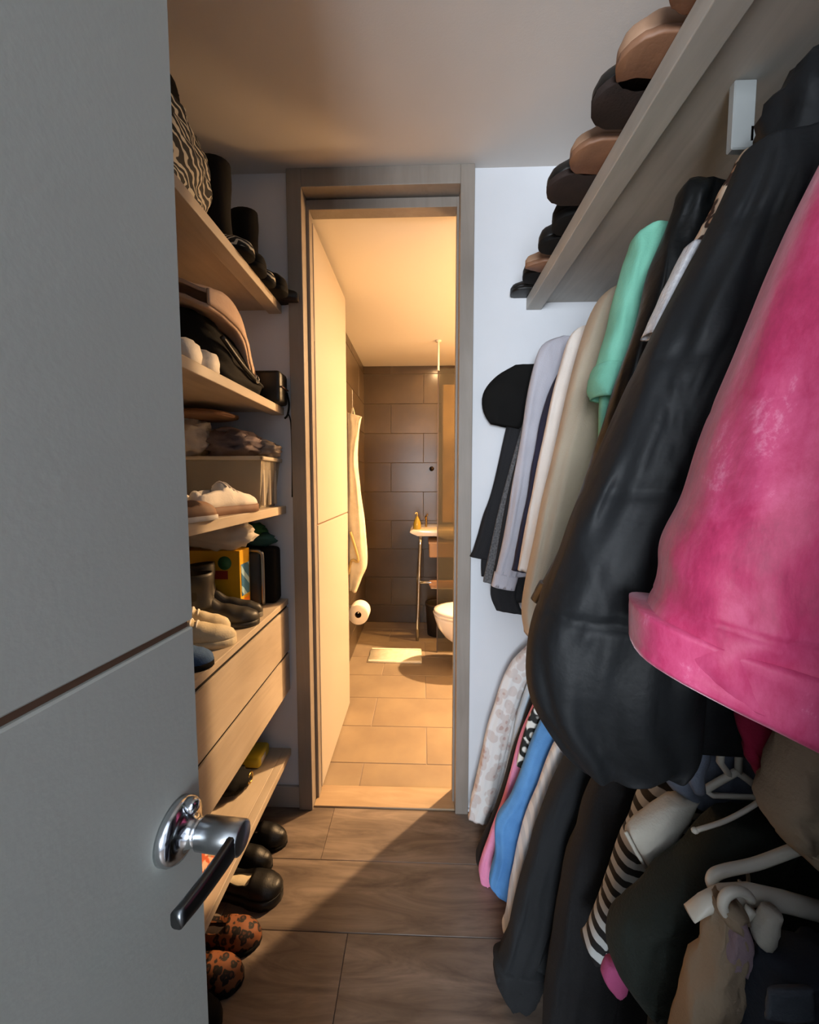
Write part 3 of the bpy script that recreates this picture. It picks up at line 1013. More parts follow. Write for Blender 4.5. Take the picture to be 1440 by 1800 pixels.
def rod(label, x, z, posts):
    t = thing('clothes_rod', label, 'rod', (x, YB, z))
    link('tube', lathe([(.0125, YF + .005), (.0125, YB - .003)], 16, 'Y', (x, 0, z)), CHROME, t)
    for yy, zz in posts:
        flat('bracket', bx(x - .016, x + .016, yy - .016, yy + .016, min(z, zz), max(z, zz), .002, 1), M('bracket_white', '#c9cbcb', rough=.5), t)
    for yy in (YF + .006, YB - .008):
        link('socket', lathe([(.026, yy - .004), (.026, yy + .004)], 20, 'Y', (x, 0, z)), CHROME, t)
    return t


ur = rod('steel clothes rod under the right shelf', ROD_X, ROD_Z, [(1.2, 2.002)])
flat('bracket', bx(.512, .548, .700, .714, 1.895, 2.003, .002, 1), M('bracket_grey', '#9a9e9e', rough=.5), ur)
flat('bracket', bx(.540, ROD_X, .700, .714, 1.905, 1.932, .002, 1), M('bracket_grey', '#9a9e9e', rough=.5), ur)
rod('lower steel clothes rod behind the right-hand clothes', ROD_X, ROD2_Z, [])
lr = 'shoes along the right shelf'
for i, (y, k, mats, lab, kw) in enumerate((
        (1.462, 'flat', dict(upper=BLK, sole=BLK, insole=BLK), 'small black sandal at the far end of the right shelf', dict(L=.22, W=.075, hmul=.9)),
        (1.372, 'flat', dict(upper=BLK, sole=BLKM, insole=BLK), 'black bow-toed flat second from the far end', dict(L=.2, W=.075, hmul=1.5)),
        (1.285, 'flat', dict(upper=TANL, sole=TAN, insole=TAN), 'small tan flat between black shoes at the far end', dict(L=.215, W=.072, plan=POINT)),
        (1.195, 'flat', dict(upper=BLK, sole=BLKM, insole=BLK), 'black pump just nearer than the small tan flat', dict(L=.21, W=.078, hmul=1.5)),
        (1.085, 'boot', dict(upper=BLKM, sole=BLKM, insole=BLK), 'low black bootie in the middle of the right shelf', dict(L=.215, W=.09, shaft=.12, shaft_r=.045, sole=.02)),
        (.977, 'sneaker', dict(upper=BLK, sole=DBRN, insole=BLK), 'rounded black shoe beneath the ceiling line', dict(L=.26, W=.100, sole=.014)),
        (.870, 'flat', dict(upper=TANL, sole=TAN, insole=TAN), 'tan-soled flat between two rounded black shoes', dict(L=.235, W=.088, hmul=1.2)),
        (.771, 'sneaker', dict(upper=BLK, sole=DBRN, insole=BLK), 'rounded black shoe nearest the camera on the right shelf', dict(L=.245, W=.096, sole=.014)),
        (.684, 'flat', dict(upper=TANL, sole=TAN, insole=TAN), 'large tan-soled shoe near the camera', dict(L=.24, W=.088, hmul=1.5)),
        (.59, 'boot', dict(upper=M('cognac_leather', '#6e4a30', '#5b3b26', rough=.5, scale=14), sole=TAN), 'brown leather boot nearest the camera on the right shelf', dict(L=.225, W=.088, shaft=.25, shaft_r=.05, sole=.012)))):
    toe = (.318, .335, .325, .335, .345, .290, .312, .306, .318, .335)[i]
    shoe('shoe' if k != 'boot' else 'ankle_boot', lab, (toe + kw['L'], y, ZR + .001), PI + (.06 if i % 2 else -.04), k, mats, lr, 'shoe' if k != 'boot' else 'boot', **kw)


# ------------------------------------------------------------------ hangers
def hanger(label, x, y, z, zrod, mat, hw=.19, drop=.07, r=.005, bar=True, group='hangers', rz=0.0):
    t = thing('clothes_hanger', label, 'hanger', (x, y, z), (0, 0, rz), group)
    hk = [(0, 0, 0), (0, 0, zrod - z - .022)]
    cz = zrod - z + .0005
    for a in range(8):
        an = -PI / 2 + PI * 1.28 * a / 7
        hk.append((.017 * math.cos(an) * 1.0, 0, cz + .017 * math.sin(an)))
    link('hook', tube(hk, .0022, 8), STEEL, t, True)
    pts = [(-hw, 0, -drop), (-hw * .6, 0, -drop * .5), (-.03, 0, -.006), (0, 0, 0), (.03, 0, -.006), (hw * .6, 0, -drop * .5), (hw, 0, -drop)]
    link('shoulders', tube(pts, r, 10, smooth_n=24), mat, t, True)
    if bar:
        link('bar', tube([(-hw, 0, -drop), (-hw * .9, 0, -drop - .014), (hw * .9, 0, -drop - .014), (hw, 0, -drop)], r * .85, 10), mat, t, True)
    return t


PLW = M('white_hanger_plastic', '#cfcabd', rough=.4)
PLK = M('black_hanger_plastic', '#1c1c1d', rough=.4)


# ------------------------------------------------------------------ garments
def V(*a):
    return Vector(a)


def garment(name, label, cat, Y, con, mat, w=(.10, .085), th=.055, hemx=.0, body_r=.86, seed=1, fold=.006, freq=3, body_mat=None, top=1.875, neck=ROD_X,
            sleeve_dy=-.012, cuff=None, cuff_mat=None, inset=.045, seams=None, body_hem=None, hang=True, group=None, zrod=ROD_Z, sup=.7, lump=.004, sw=None, collar=None, sth=1.0, hang_mat=None):
    """shirt or jacket on a hanger: body, the corridor-side sleeve, collar, cuff; con is the sleeve's outer edge"""
    pts = [P(px, py, Y) for px, py in con]
    t = thing(name, label, cat, (neck, Y, pts[-1].z), (0, 0, 0), group)
    sh = pts[0]
    # body
    hz_ = body_hem if body_hem is not None else pts[-1].z + .03
    rows = [(V(neck - .06, Y, top), V(neck + .06, Y, top), th * .75),
            (V(sh.x + inset * .8, Y, sh.z - .012), V(body_r - .02, Y, sh.z - .012), th * .8)]
    for p in pts[1:]:
        if p.z > hz_ + .05 and p.z < rows[-1][0].z - .02:
            rows.append((V(p.x + inset, Y, p.z), V(body_r + .01, Y, p.z), th))
    lx = min(p.x for p in pts) + inset + hemx
    rows.append((V(lx, Y, hz_), V(body_r + .015, Y, hz_), th * 1.05))
    link('body', cloth(rows, 36, 44, fold, freq, seed, sup, lump=lump, seams=seams), body_mat or mat, t)
    # sleeve
    srow = []
    k = len(pts)
    for i, p in enumerate(pts):
        u = i / (k - 1)
        wd = (sw[i] if sw else w[0] + (w[1] - w[0]) * u)
        srow.append((p + V(0, sleeve_dy, 0), p + V(wd, sleeve_dy * 1.0, -.015 if i else -.02), th * sth * (.75 + .25 * min(1, u * 4))))
    link('sleeve', cloth(srow, 34, 36, fold * .7, freq, seed + 9, sup, lump=lump, seams=seams), mat, t)
    if cuff:
        a, b = srow[-2], srow[-1]
        f = cuff
        c0 = (b[0].lerp(a[0], f) - V(.003, 0, 0), b[1].lerp(a[1], f) + V(.003, 0, 0), b[2] * 1.08)
        c1 = (b[0] - V(.003, 0, .002), b[1] + V(.003, 0, -.002), b[2] * 1.08)
        link('cuff', cloth([c0, c1], 6, 30, .001, 2, seed, sup, lump=.001, hem=False), cuff_mat or mat, t)
    if collar is not None:
        link('collar', tube([V(neck - .075, Y - .01, top - .02), V(neck - .05, Y - .045, top + .012), V(neck, Y - .055, top + .0), V(neck + .05, Y - .045, top + .012), V(neck + .075, Y - .01, top - .02)], [.008, .014, .012, .014, .008], 10, smooth_n=16), collar, t)
    if hang:
        hanger('hanger inside the ' + label, neck, Y, top - .03, zrod, hang_mat or PLK, hw=.14, drop=.05, r=.004, bar=False, group='hangers holding clothes')
    return t


def fabric(name, c1, c2, **k):
    k.setdefault('rough', .85)
    k.setdefault('scale', 8)
    k.setdefault('bump', .25)
    k.setdefault('bscale', 260)
    k.setdefault('wr', .35)
    return M(name, c1, c2, **k)


BLACKF = fabric('black_cloth', '#15151a', '#0e0e12')
GREYF = fabric('lilac_grey_cloth', '#b9b8c2', '#acaab4')
NAVY = fabric('navy_cloth', '#23223a', '#1b1a2e')
IVORY = fabric('ivory_cloth', '#ebe3dc', '#ddd2c8')
BEIGE = fabric('beige_cloth', '#c3b49f', '#b6a692')
MINT = fabric('mint_cloth', '#7fc3ab', '#70b49c')
TWEED = fabric('grey_tweed', '#6b6a6c', '#39393c', scale=160)
LEATH = M('glossy_black_leather', '#0e1113', '#080a0b', rough=.36, scale=10, bump=.35, bscale=40, spec=.3, wr=.6, wscale=9)
PUFF = M('black_nylon', '#1b1d20', '#141618', rough=.62, scale=6, bump=.3, bscale=60, spec=.25, wr=.5, wscale=9)
LEOW = M_spots('leopard_knit', '#d9bfa6', '#3a241b', '#b78f72', 42)
WSEQ = M('white_sequin', '#e9e9ec', '#cfcfd6', rough=.35, scale=150, bump=.5, bscale=160)

ug = 'clothes on the upper rod'
jk = garment('hooded_jacket', 'black hooded jacket hanging against the end wall', 'jacket', 1.466, [(925, 650), (893, 740), (868, 850), (848, 910), (834, 960), (826, 978)], BLACKF, (.10, .09), .034, seed=2, sleeve_dy=0, fold=.003, lump=.002, group=ug, collar=None, body_hem=.98)
link('hood', cloth([(P(905, 642, 1.455), P(965, 640, 1.455), .02), (P(872, 662, 1.462), P(965, 655, 1.462), .036), (P(850, 690, 1.462), P(962, 690, 1.462), .042), (P(849, 722, 1.462), P(940, 730, 1.462), .04), (P(862, 745, 1.455), P(912, 755, 1.455), .03)], 18, 34, .002, 2, 71, lump=.002), BLKM, jk)
garment('tweed_jacket', 'grey tweed jacket peeking out behind the lilac shirt', 'jacket', 1.431, [(935, 690), (905, 790), (880, 880), (862, 960), (851, 1010), (849, 1022)], TWEED, (.09, .08), .024, sleeve_dy=-.003, lump=.001, seed=3, group=ug, fold=.003)
garment('black_cardigan', 'black cardigan whose rounded hem shows below the lilac shirt', 'cardigan', 1.398, [(950, 660), (915, 780), (890, 880), (872, 980), (862, 1040), (872, 1072)], BLACKF, (.09, .10), .022, sleeve_dy=-.003, lump=.001, seed=4, group=ug, fold=.003)
garment('long_sleeve_shirt', 'lilac grey long-sleeved shirt on the upper rod', 'shirt', 1.355, [(985, 592), (950, 612), (928, 690), (905, 830), (884, 950), (865, 1028)], GREYF, (.11, .075), .042, sleeve_dy=-.004, lump=.003, seed=5, group=ug, cuff=.3)
garment('navy_shirt', 'navy shirt showing as a dark strip beside the white shirt', 'shirt', 1.302, [(1000, 620), (960, 700), (935, 810), (915, 920), (898, 1000)], NAVY, (.10, .08), .035, seed=6, group=ug, fold=.004)
garment('white_shirt', 'ivory white shirt between the navy and beige clothes', 'shirt', 1.245, [(1040, 572), (1003, 590), (975, 670), (945, 810), (922, 930), (909, 1000)], IVORY, (.11, .08), .052, seed=7, group=ug)
garment('beige_dress', 'long beige dress hanging beside the mint top', 'dress', 1.115, [(1080, 508), (1050, 530), (1015, 620), (975, 780), (942, 930), (918, 1050), (922, 1112)], BEIGE, (.13, .10), .10, seed=8, group=ug, freq=4, fold=.008, top=1.885)
mt = garment('mint_top', 'mint green short-sleeved top with a rolled cuff', 'top', .875, [(1152, 406), (1115, 416), (1095, 465), (1070, 560), (1048, 640), (1040, 690)], MINT, (.11, .09), .075, seed=9, group=ug, body_hem=1.16, inset=.02)
link('rolled_cuff', cloth([(P(1049, 642, .862), P(1108, 646, .862), .08), (P(1043, 655, .862), P(1104, 662, .862), .086), (P(1039, 680, .862), P(1096, 688, .862), .086), (P(1043, 700, .862), P(1090, 706, .862), .075)], 12, 34, .002, 2, 12, lump=.002), MINT, mt)
lj = garment('leather_jacket', 'glossy black leather jacket beside the mint top', 'jacket', .764, [(1195, 334), (1168, 400), (1128, 520), (1078, 690), (1022, 850), (975, 980), (935, 1050)], LEATH, (.12, .10), .075, seed=10, group=ug, freq=3, fold=.009, lump=.007, cuff=.4, collar=LEATH)
link('cuff_zip', tube([P(948, 1075, .70), P(962, 1030, .70)], .0025, 6), STEEL, lj)
lc = garment('leopard_cardigan', 'leopard and white knit squeezed beside the black puffer', 'cardigan', .680, [(1296, 276), (1268, 325), (1225, 410), (1180, 500), (1142, 582)], LEOW, (.09, .05), .035, seed=11, group=ug, body_hem=1.35, fold=.003)
sq = [P(px, py, .668) for px, py in ((1212, 430), (1185, 482), (1158, 540), (1135, 590))]
link('sequin_edge', cloth([(p - V(.002, 0, 0), p + V(.010, 0, -.005), .036) for p in sq], 16, 24, .001, 2, 5, lump=.001), WSEQ, lc)

# black puffer coat
pc = thing('puffer_coat', 'large black quilted puffer coat in front of the leather jacket', 'coat', (ROD_X, .56, .95), (0, 0, 0), ug)
con = [(1300, 282), (1235, 420), (1150, 590), (1078, 740), (1018, 880), (985, 970), (952, 1055), (928, 1140), (934, 1225), (975, 1300), (1010, 1338)]
cp = [P(a, b, .575) for a, b in con]
wid = [.12, .16, .18, .19, .20, .21, .22, .23, .22, .19, .15]
thk = [.08, .11, .125, .135, .14, .145, .15, .15, .145, .125, .10]
dz = [.0, .0, .0, 0, 0, 0, 0, .01, .02, .03, .035]
SE = [.10, .235, .385, .61]
link('sleeve', cloth([(p + V(0, .0, 0), p + V(w_, -.035, d_), t_) for p, w_, t_, d_ in zip(cp, wid, thk, dz)], 130, 100, .0055, 3.0, 21, .75, SE, .005, seam_depth=.10, seam_w=.010, gather=.006), PUFF, pc)
rows = [(V(.58, .585, 1.885), V(.74, .585, 1.885), .08), (V(cp[0].x + .07, .575, 1.82), V(.85, .575, 1.83), .10), (V(cp[2].x + .12, .575, cp[2].z), V(.88, .575, 1.6), .125),
        (V(cp[5].x + .12, .575, cp[5].z), V(.89, .575, 1.28), .13), (V(cp[7].x + .12, .575, 1.06), V(.89, .575, 1.06), .13), (V(cp[8].x + .15, .575, .96), V(.88, .575, .97), .11)]
link('body', cloth(rows, 60, 44, .005, 2.5, 22, .7, [.3, .5, .7], .005, seam_depth=.12), PUFF, pc)
link('hood', blob(P(1450, 215, .565), (.075, .055, .085), 73, .16, 2.2, 18, 28), PUFF, pc)
hanger('hanger inside the black quilted puffer coat', ROD_X, .575, 1.86, ROD_Z, PLK, hw=.14, drop=.05, r=.004, bar=False, group='hangers holding clothes')


def M_velvet():
    k = NT('pink_velvet')
    k.b.inputs['Roughness'].default_value = .6
    k.b.inputs['Sheen Weight'].default_value = .55
    k.b.inputs['Sheen Roughness'].default_value = .35
    k.b.inputs['Sheen Tint'].default_value = C('#ffdbe6')
    co = k.coord((1, 1, .55))
    n1 = k.n('ShaderNodeTexNoise', i_Scale=11.0, i_Detail=8.0, i_Roughness=.75, i_Distortion=.3)
    k.l(co, n1.inputs['Vector'])
    k.l(k.ramp(n1.outputs[0], [(.28, '#8c1c45'), (.47, '#b02c5a'), (.60, '#c04570'), (.72, '#e094b0')]), k.b.inputs['Base Color'])
    n2 = k.n('ShaderNodeTexNoise', i_Scale=60.0, i_Detail=4.0)
    k.l(co, n2.inputs['Vector'])
    k.bump(n2.outputs[0], .35, .004)
    return k.m


VEL = M_velvet()
pj = thing('velvet_jacket', 'bright pink velvet jacket nearest the camera', 'jacket', (ROD_X, .40, 1.05), (0, 0, 0), ug)
con = [(1520, 130), (1400, 375), (1330, 545), (1262, 715), (1205, 870), (1168, 960), (1160, 1020), (1140, 1080), (1150, 1130)]
cp = [P(a, b, .40) for a, b in con]
wid = [.12, .16, .18, .19, .20, .205, .205, .20, .19]
thk = [.09, .12, .14, .145, .15, .15, .15, .15, .145]
dz = [0, 0, 0, 0, 0, -.01, -.025, -.05, -.07]
link('sleeve', cloth([(p, p + V(w_, -.07, d_), t_) for p, w_, t_, d_ in zip(cp, wid, thk, dz)], 110, 90, .004, 2, 31, .72, [.375, .80], .004, seam_depth=.05, seam_w=.008, gather=.0025), VEL, pj)
b0, b1 = cp[-2], cp[-1]
link('cuff', cloth([(b0 + V(-.014, .008, .012), b0 + V(.21, -.07, -.04), .16), (b1 + V(-.02, .008, 0.0), b1 + V(.205, -.07, -.085), .157)], 8, 44, .002, 2, 32, .72, lump=.002, hem=True), VEL, pj)
rows = [(V(.58, .395, 1.885), V(.74, .395, 1.885), .08), (V(.50, .395, 1.82), V(.86, .395, 1.83), .10), (V(.48, .395, 1.5), V(.88, .395, 1.5), .13), (V(.44, .395, 1.15), V(.89, .395, 1.15), .13), (V(.43, .395, 1.06), V(.88, .395, 1.06), .12)]
link('body', cloth(rows, 36, 44, .005, 2.5, 33, .7, None, .004), VEL, pj)
hanger('hanger inside the bright pink velvet jacket', ROD_X, .395, 1.86, ROD_Z, PLK, hw=.14, drop=.05, r=.004, bar=False, group='hangers holding clothes')

# ------------------------------------------------------------------ lower rod
lg = 'clothes on the lower rod'
LACE = M_spots('floral_lace', '#e6e3e1', '#d6cbc6', '#c3a79f', 26)
SKY = fabric('pale_blue_cloth', '#cfe0ee', '#b9cfe2')
PINKC = fabric('candy_pink_cloth', '#ef9cbf', '#e588b0')
DENIM = fabric('blue_denim', '#5f97cf', '#4a7fb8', scale=14, bscale=400)
STRW = M_bands('white_grey_stripe', '#dbe3ea', '#f4f7f9', 22, 'X', 1.2, .5)
FLOR = M_spots('black_floral_print', '#e8e4dc', '#15130f', '#e8e4dc', 22)
JEAN = fabric('black_denim', '#1a1d21', '#111417', bscale=400)
NITE = fabric('black_velvet', '#0b0c10', '#08080c')
STRP = M_bands('black_white_knit_stripe', '#0f1013', '#b9bdbd', 12.5, 'Z', .6, .5, dscale=.6)
BLUG = fabric('blue_grey_cotton', '#6d7585', '#565e6d')
PALEG = fabric('pale_grey_cloth', '#c4bfb4', '#aba699')
GREEN = fabric('dark_green_wool', '#18211a', '#111812', bump=.4)
CRIM = fabric('crimson_cloth', '#a3123e', '#8c0d33')
SAND = fabric('sand_cloth', '#a08d76', '#8d7b66')
LILA = fabric('lilac_cloth', '#a08a92', '#8b767e')
MAG = fabric('magenta_knit', '#a0446f', '#8a3860')

G2 = dict(top=.855, group=lg, zrod=ROD2_Z, hang=True)


def low(name, label, cat, Y, con, mat, **k):
    a = dict(G2)
    a.update(k)
    return garment(name, label, cat, Y, con, mat, **a)


low('lace_blouse', 'white floral lace blouse hanging lowest against the end wall', 'blouse', 1.415, [(930, 1128), (892, 1172), (862, 1250), (842, 1340), (828, 1400), (822, 1430)], LACE, w=(.09, .08), th=.05, seed=40)
low('pale_blue_blouse', 'pale blue blouse next to the lace blouse', 'blouse', 1.35, [(945, 1160), (915, 1230), (895, 1320), (875, 1400), (862, 1445)], SKY, w=(.08, .06), th=.045, seed=41)
low('black_sweater', 'black sweater sleeve between pale blue and candy pink', 'sweater', 1.288, [(940, 1200), (905, 1300), (875, 1400), (846, 1470), (836, 1500), (840, 1518)], BLACKF, w=(.09, .07), th=.045, seed=42)
low('pink_cardigan', 'candy pink cardigan on the lower rod', 'cardigan', 1.225, [(955, 1200), (915, 1290), (888, 1390), (862, 1460), (842, 1520), (846, 1548)], PINKC, w=(.08, .055), th=.042, sleeve_dy=-.003, lump=.002, seed=43, cuff=.6)
low('floral_blouse', 'white blouse with black floral print above the denim', 'blouse', 1.178, [(965, 1205), (935, 1250), (918, 1300), (908, 1345)], FLOR, w=(.09, .06), sleeve_dy=0, lump=.001, fold=.002, th=.022, seed=44, body_hem=.40)
dj = low('denim_jacket', 'light blue denim jacket on the lower rod', 'jacket', 1.132, [(970, 1225), (935, 1300), (900, 1395), (872, 1440), (870, 1500), (860, 1550), (878, 1566)], DENIM, w=(.10, .07), th=.045, sleeve_dy=-.004, lump=.002, seed=45, cuff=.9)
low('striped_shirt', 'white and grey striped shirt beside the denim jacket', 'shirt', 1.062, [(1000, 1250), (968, 1315), (935, 1400), (910, 1480), (897, 1550), (886, 1605), (882, 1622)], STRW, w=(.10, .06), th=.06, seed=46)
bj = low('black_jeans', 'black denim jeans hanging nearly to the floor', 'jeans', .945, [(1030, 1270), (985, 1345), (940, 1450), (910, 1550), (888, 1640), (866, 1692)], JEAN, w=(.13, .09), th=.085, seed=47, fold=.009, body_hem=.10, inset=.05)
link('button', lathe([(.006, 0), (.006, .004), (.003, .006)], 12, 'X', P(884, 1733, .915)), CHROME, bj)
link('cuff', cloth([(P(868, 1682, .93), P(965, 1690, .93), .085), (P(872, 1720, .93), P(950, 1735, .93), .082), (P(888, 1745, .93), P(930, 1765, .93), .07)], 12, 32, .004, 2, 5, lump=.002), JEAN, bj)
low('black_gown', 'long black gown in front of the black jeans', 'dress', .805, [(1090, 1270), (1040, 1380), (1005, 1480), (980, 1600), (962, 1700), (952, 1800)], NITE, w=(.14, .14), th=.10, seed=48, fold=.01, body_hem=.10, inset=.05)
low('striped_sweater', 'black and white striped sweater with hanging sleeve', 'sweater', .675, [(1165, 1345), (1128, 1380), (1095, 1450), (1062, 1545), (1032, 1628), (1022, 1648)], STRP, w=(.07, .05), th=.06, seed=49, fold=.003, body_hem=.45, inset=.07, top=.84)
gs = thing('grey_shirt', 'crumpled blue grey shirt draped below the puffer hem', 'shirt', (.50, .60, .70), (0, 0, 0), lg)
link('body', cloth([(P(1225, 1262, .60), P(1330, 1262, .60), .04), (P(1185, 1310, .60), P(1330, 1300, .60), .06), (P(1165, 1360, .60), P(1330, 1370, .60), .06), (P(1190, 1395, .60), P(1330, 1420, .60), .05)], 20, 36, .006, 3, 51), BLUG, gs)
link('collar', tube([P(1212, 1290, .56), P(1230, 1320, .55), P(1222, 1360, .55), P(1230, 1392, .55)], [.008, .013, .012, .008], 10, smooth_n=14), BLUG, gs)
ps = thing('pale_garment', 'pale grey folded garment corner beside the striped sleeve', 'clothes', (.40, .585, .62), (0, 0, 0), lg)
link('panel', cloth([(P(1175, 1405, .58), P(1225, 1400, .58), .03), (P(1135, 1432, .58), P(1215, 1425, .58), .035), (P(1102, 1465, .58), P(1195, 1455, .58), .035), (P(1122, 1500, .58), P(1170, 1500, .58), .03), (P(1136, 1524, .58), P(1150, 1524, .58), .02)], 20, 30, .002, 2, 52, lump=.001), PALEG, ps)
link('hem_edge', tube([P(1100, 1462, .565), P(1120, 1500, .565), P(1137, 1526, .565)], .003, 8), PALEG, ps)
gc2 = low('green_coat', 'dark green wool coat filling the lower right corner', 'coat', .53, [(1250, 1420), (1180, 1505), (1120, 1560), (1078, 1605), (1066, 1660), (1090, 1705)], GREEN, w=(.12, .12), th=.08, seed=53, body_hem=.28, inset=.05, top=.83)
mg = thing('magenta_glove', 'magenta knitted glove tip hanging under the green coat', 'glove', P(1085, 1740, .53), (0, 0, 0))
link('palm', cloth([(P(1066, 1690, .53), P(1095, 1688, .53), .02), (P(1058, 1712, .53), P(1104, 1716, .53), .026), (P(1072, 1735, .53), P(1098, 1738, .53), .022), (P(1084, 1748, .53), P(1090, 1749, .53), .012)], 16, 24, .0006, 2, 54, lump=.0008), MAG, mg)
link('thumb', cloth([(P(1095, 1700, .52), P(1106, 1698, .52), .012), (P(1100, 1716, .52), P(1114, 1714, .52), .014), (P(1106, 1728, .52), P(1112, 1727, .52), .008)], 8, 14, .0003, 2, 55, lump=.0003), MAG, mg)
cr = thing('crimson_skirt', 'crimson skirt showing below the pink velvet jacket', 'skirt', (.50, .475, .95), (0, 0, 0), ug)
link('panel', cloth([(P(1300, 1180, .49), P(1480, 1180, .49), .03), (P(1300, 1270, .49), P(1440, 1270, .49), .035), (P(1312, 1330, .49), P(1385, 1335, .49), .03), (P(1340, 1378, .49), P(1360, 1382, .49), .015)], 18, 30, .003, 3, 56), CRIM, cr)
link('waistband', cloth([(P(1300, 1150, .49), P(1480, 1150, .49), .034), (P(1300, 1182, .49), P(1480, 1182, .49), .034)], 4, 30, .001, 2, 57, hem=False), CRIM, cr)
sl = thing('sand_sweater', 'sand coloured sleeve at the right edge under the velvet jacket', 'sweater', (.42, .42, .85), (0, 0, 0), lg)
link('sleeve', cloth([(P(1385, 1290, .43), P(1520, 1300, .43), .06), (P(1352, 1370, .43), P(1500, 1380, .43), .07), (P(1342, 1420, .43), P(1480, 1440, .43), .07), (P(1375, 1470, .43), P(1470, 1490, .43), .05)], 22, 34, .004, 2.5, 58), SAND, sl)
link('cuff', cloth([(P(1372, 1462, .43), P(1474, 1482, .43), .056), (P(1392, 1492, .43), P(1462, 1512, .43), .05)], 6, 30, .001, 3, 59), SAND, sl)

# hangers and clothes in the dark corner
h1 = thing('clothes_hanger', 'white plastic hanger with narrow loops under the velvet jacket', 'hanger', P(1280, 1365, .55), (0, 0, 0), 'white hangers')
link('loop', tube([P(1270, 1285, .55), P(1266, 1340, .55), P(1282, 1362, .55), P(1298, 1358, .55), P(1300, 1300, .55), P(1288, 1282, .55)], .005, 8, closed=True), PLW, h1)
link('shoulders', tube([P(1240, 1388, .55), P(1285, 1362, .55), P(1300, 1360, .55), P(1345, 1395, .55)], .005, 10, smooth_n=14), PLW, h1)
link('bar', tube([P(1240, 1388, .55), P(1252, 1398, .55), P(1340, 1402, .55), P(1345, 1395, .55)], .004, 8), PLW, h1)
h2 = thing('clothes_hanger', 'thick white hanger lying slanted above the sand trousers', 'hanger', P(1320, 1530, .44), (0, 0, 0), 'white hangers')
link('bar', tube([P(1440, 1478, .44), P(1390, 1496, .44), P(1330, 1518, .44), P(1275, 1530, .44), P(1254, 1540, .44), P(1252, 1556, .44), P(1268, 1566, .44)], .0062, 12, smooth_n=30), PLW, h2)
link('hook', tube([P(1312, 1524, .44), P(1316, 1548, .44), P(1310, 1562, .44), P(1300, 1548, .44)], .002, 8, smooth_n=14), STEEL, h2)
h3 = thing('clothes_hanger', 'broad beige hanger with a round hook ring', 'hanger', P(1300, 1600, .41), (0, 0, 0), 'white hangers')
link('hook', tube([P(1296 + 26 * math.cos(a), 1590 + 24 * math.sin(a), .405) for a in (.3 + 5.6 * i / 19 for i in range(20))], .0052, 10), PLW, h3)
rs = []
for px, py, hh in ((1212, 1606, 4), (1235, 1590, 13), (1270, 1574, 16), (1320, 1572, 17), (1380, 1585, 17), (1450, 1604, 16)):
    a, b = P(px, py - hh, .425), P(px, py + hh, .425)
    rs.append([(a + b) / 2 + V(0, .010 * math.sin(q), 0) + (a - b) / 2 * math.cos(q) for q in (2 * PI * j / 14 for j in range(14))])
link('shoulders', rings(rs), PLW, h3)
h4 = thing('clothes_hanger', 'thin white hanger edge crossing the dark corner', 'hanger', P(1290, 1440, .50), (0, 0, 0), 'white hangers')
link('bar', tube([P(1222, 1460, .50), P(1270, 1445, .50), P(1310, 1425, .50), P(1345, 1402, .50)], .003, 8, smooth_n=14), PLW, h4)
link('end', blob(P(1222, 1460, .50), (.005, .004, .004), 3, .05, 2, 8, 10), PLW, h4)
st_ = thing('sand_trousers', 'sand trousers hanging from the broad beige hanger', 'trousers', P(1250, 1800, .40), (0, 0, 0), lg)
link('leg', cloth([(P(1265, 1600, .41), P(1300, 1600, .41), .03), (P(1250, 1660, .41), P(1300, 1655, .41), .04), (P(1215, 1730, .41), P(1285, 1735, .41), .05), (P(1190, 1830, .41), P(1280, 1835, .41), .05), (P(1175, 1960, .41), P(1275, 1960, .41), .05)], 30, 34, .004, 3, 61), SAND, st_)
link('waistband', cloth([(P(1262, 1588, .41), P(1302, 1588, .41), .034), (P(1262, 1606, .41), P(1302, 1606, .41), .036)], 4, 24, .001, 2, 62, hem=False), SAND, st_)
ls = thing('lilac_scarf', 'lilac grey scarf hanging beside the sand trousers', 'scarf', P(1300, 1710, .40), (0, 0, 0), lg)
link('panel', cloth([(P(1285, 1610, .40), P(1305, 1612, .40), .02), (P(1278, 1650, .40), P(1318, 1655, .40), .025), (P(1270, 1690, .40), P(1312, 1705, .40), .02)], 14, 26, .001, 3, 63, lump=.001), LILA, ls)
link('fringe', cloth([(P(1345, 1600, .395), P(1370, 1600, .395), .018), (P(1325, 1640, .395), P(1360, 1645, .395), .02), (P(1335, 1665, .395), P(1350, 1668, .395), .012)], 10, 22, .001, 3, 64, lump=.0008), PALEG, ls)
nv = thing('navy_jeans', 'dark navy jeans in the bottom right corner', 'jeans', (.40, .36, .30), (0, 0, 0), lg)
link('leg', cloth([(P(1350, 1690, .38), P(1500, 1680, .38), .05), (P(1325, 1750, .38), P(1500, 1750, .38), .06), (P(1310, 1850, .38), P(1500, 1850, .38), .06)], 20, 34, .005, 3, 65), fabric('navy_denim', '#232a36', '#1a2029'), nv)
link('pocket', cloth([(P(1350, 1740, .345), P(1430, 1738, .345), .008), (P(1345, 1790, .345), P(1430, 1790, .345), .008)], 8, 20, .0004, 2, 66, lump=.0005), fabric('faded_denim', '#4c525c', '#3c424c'), nv)

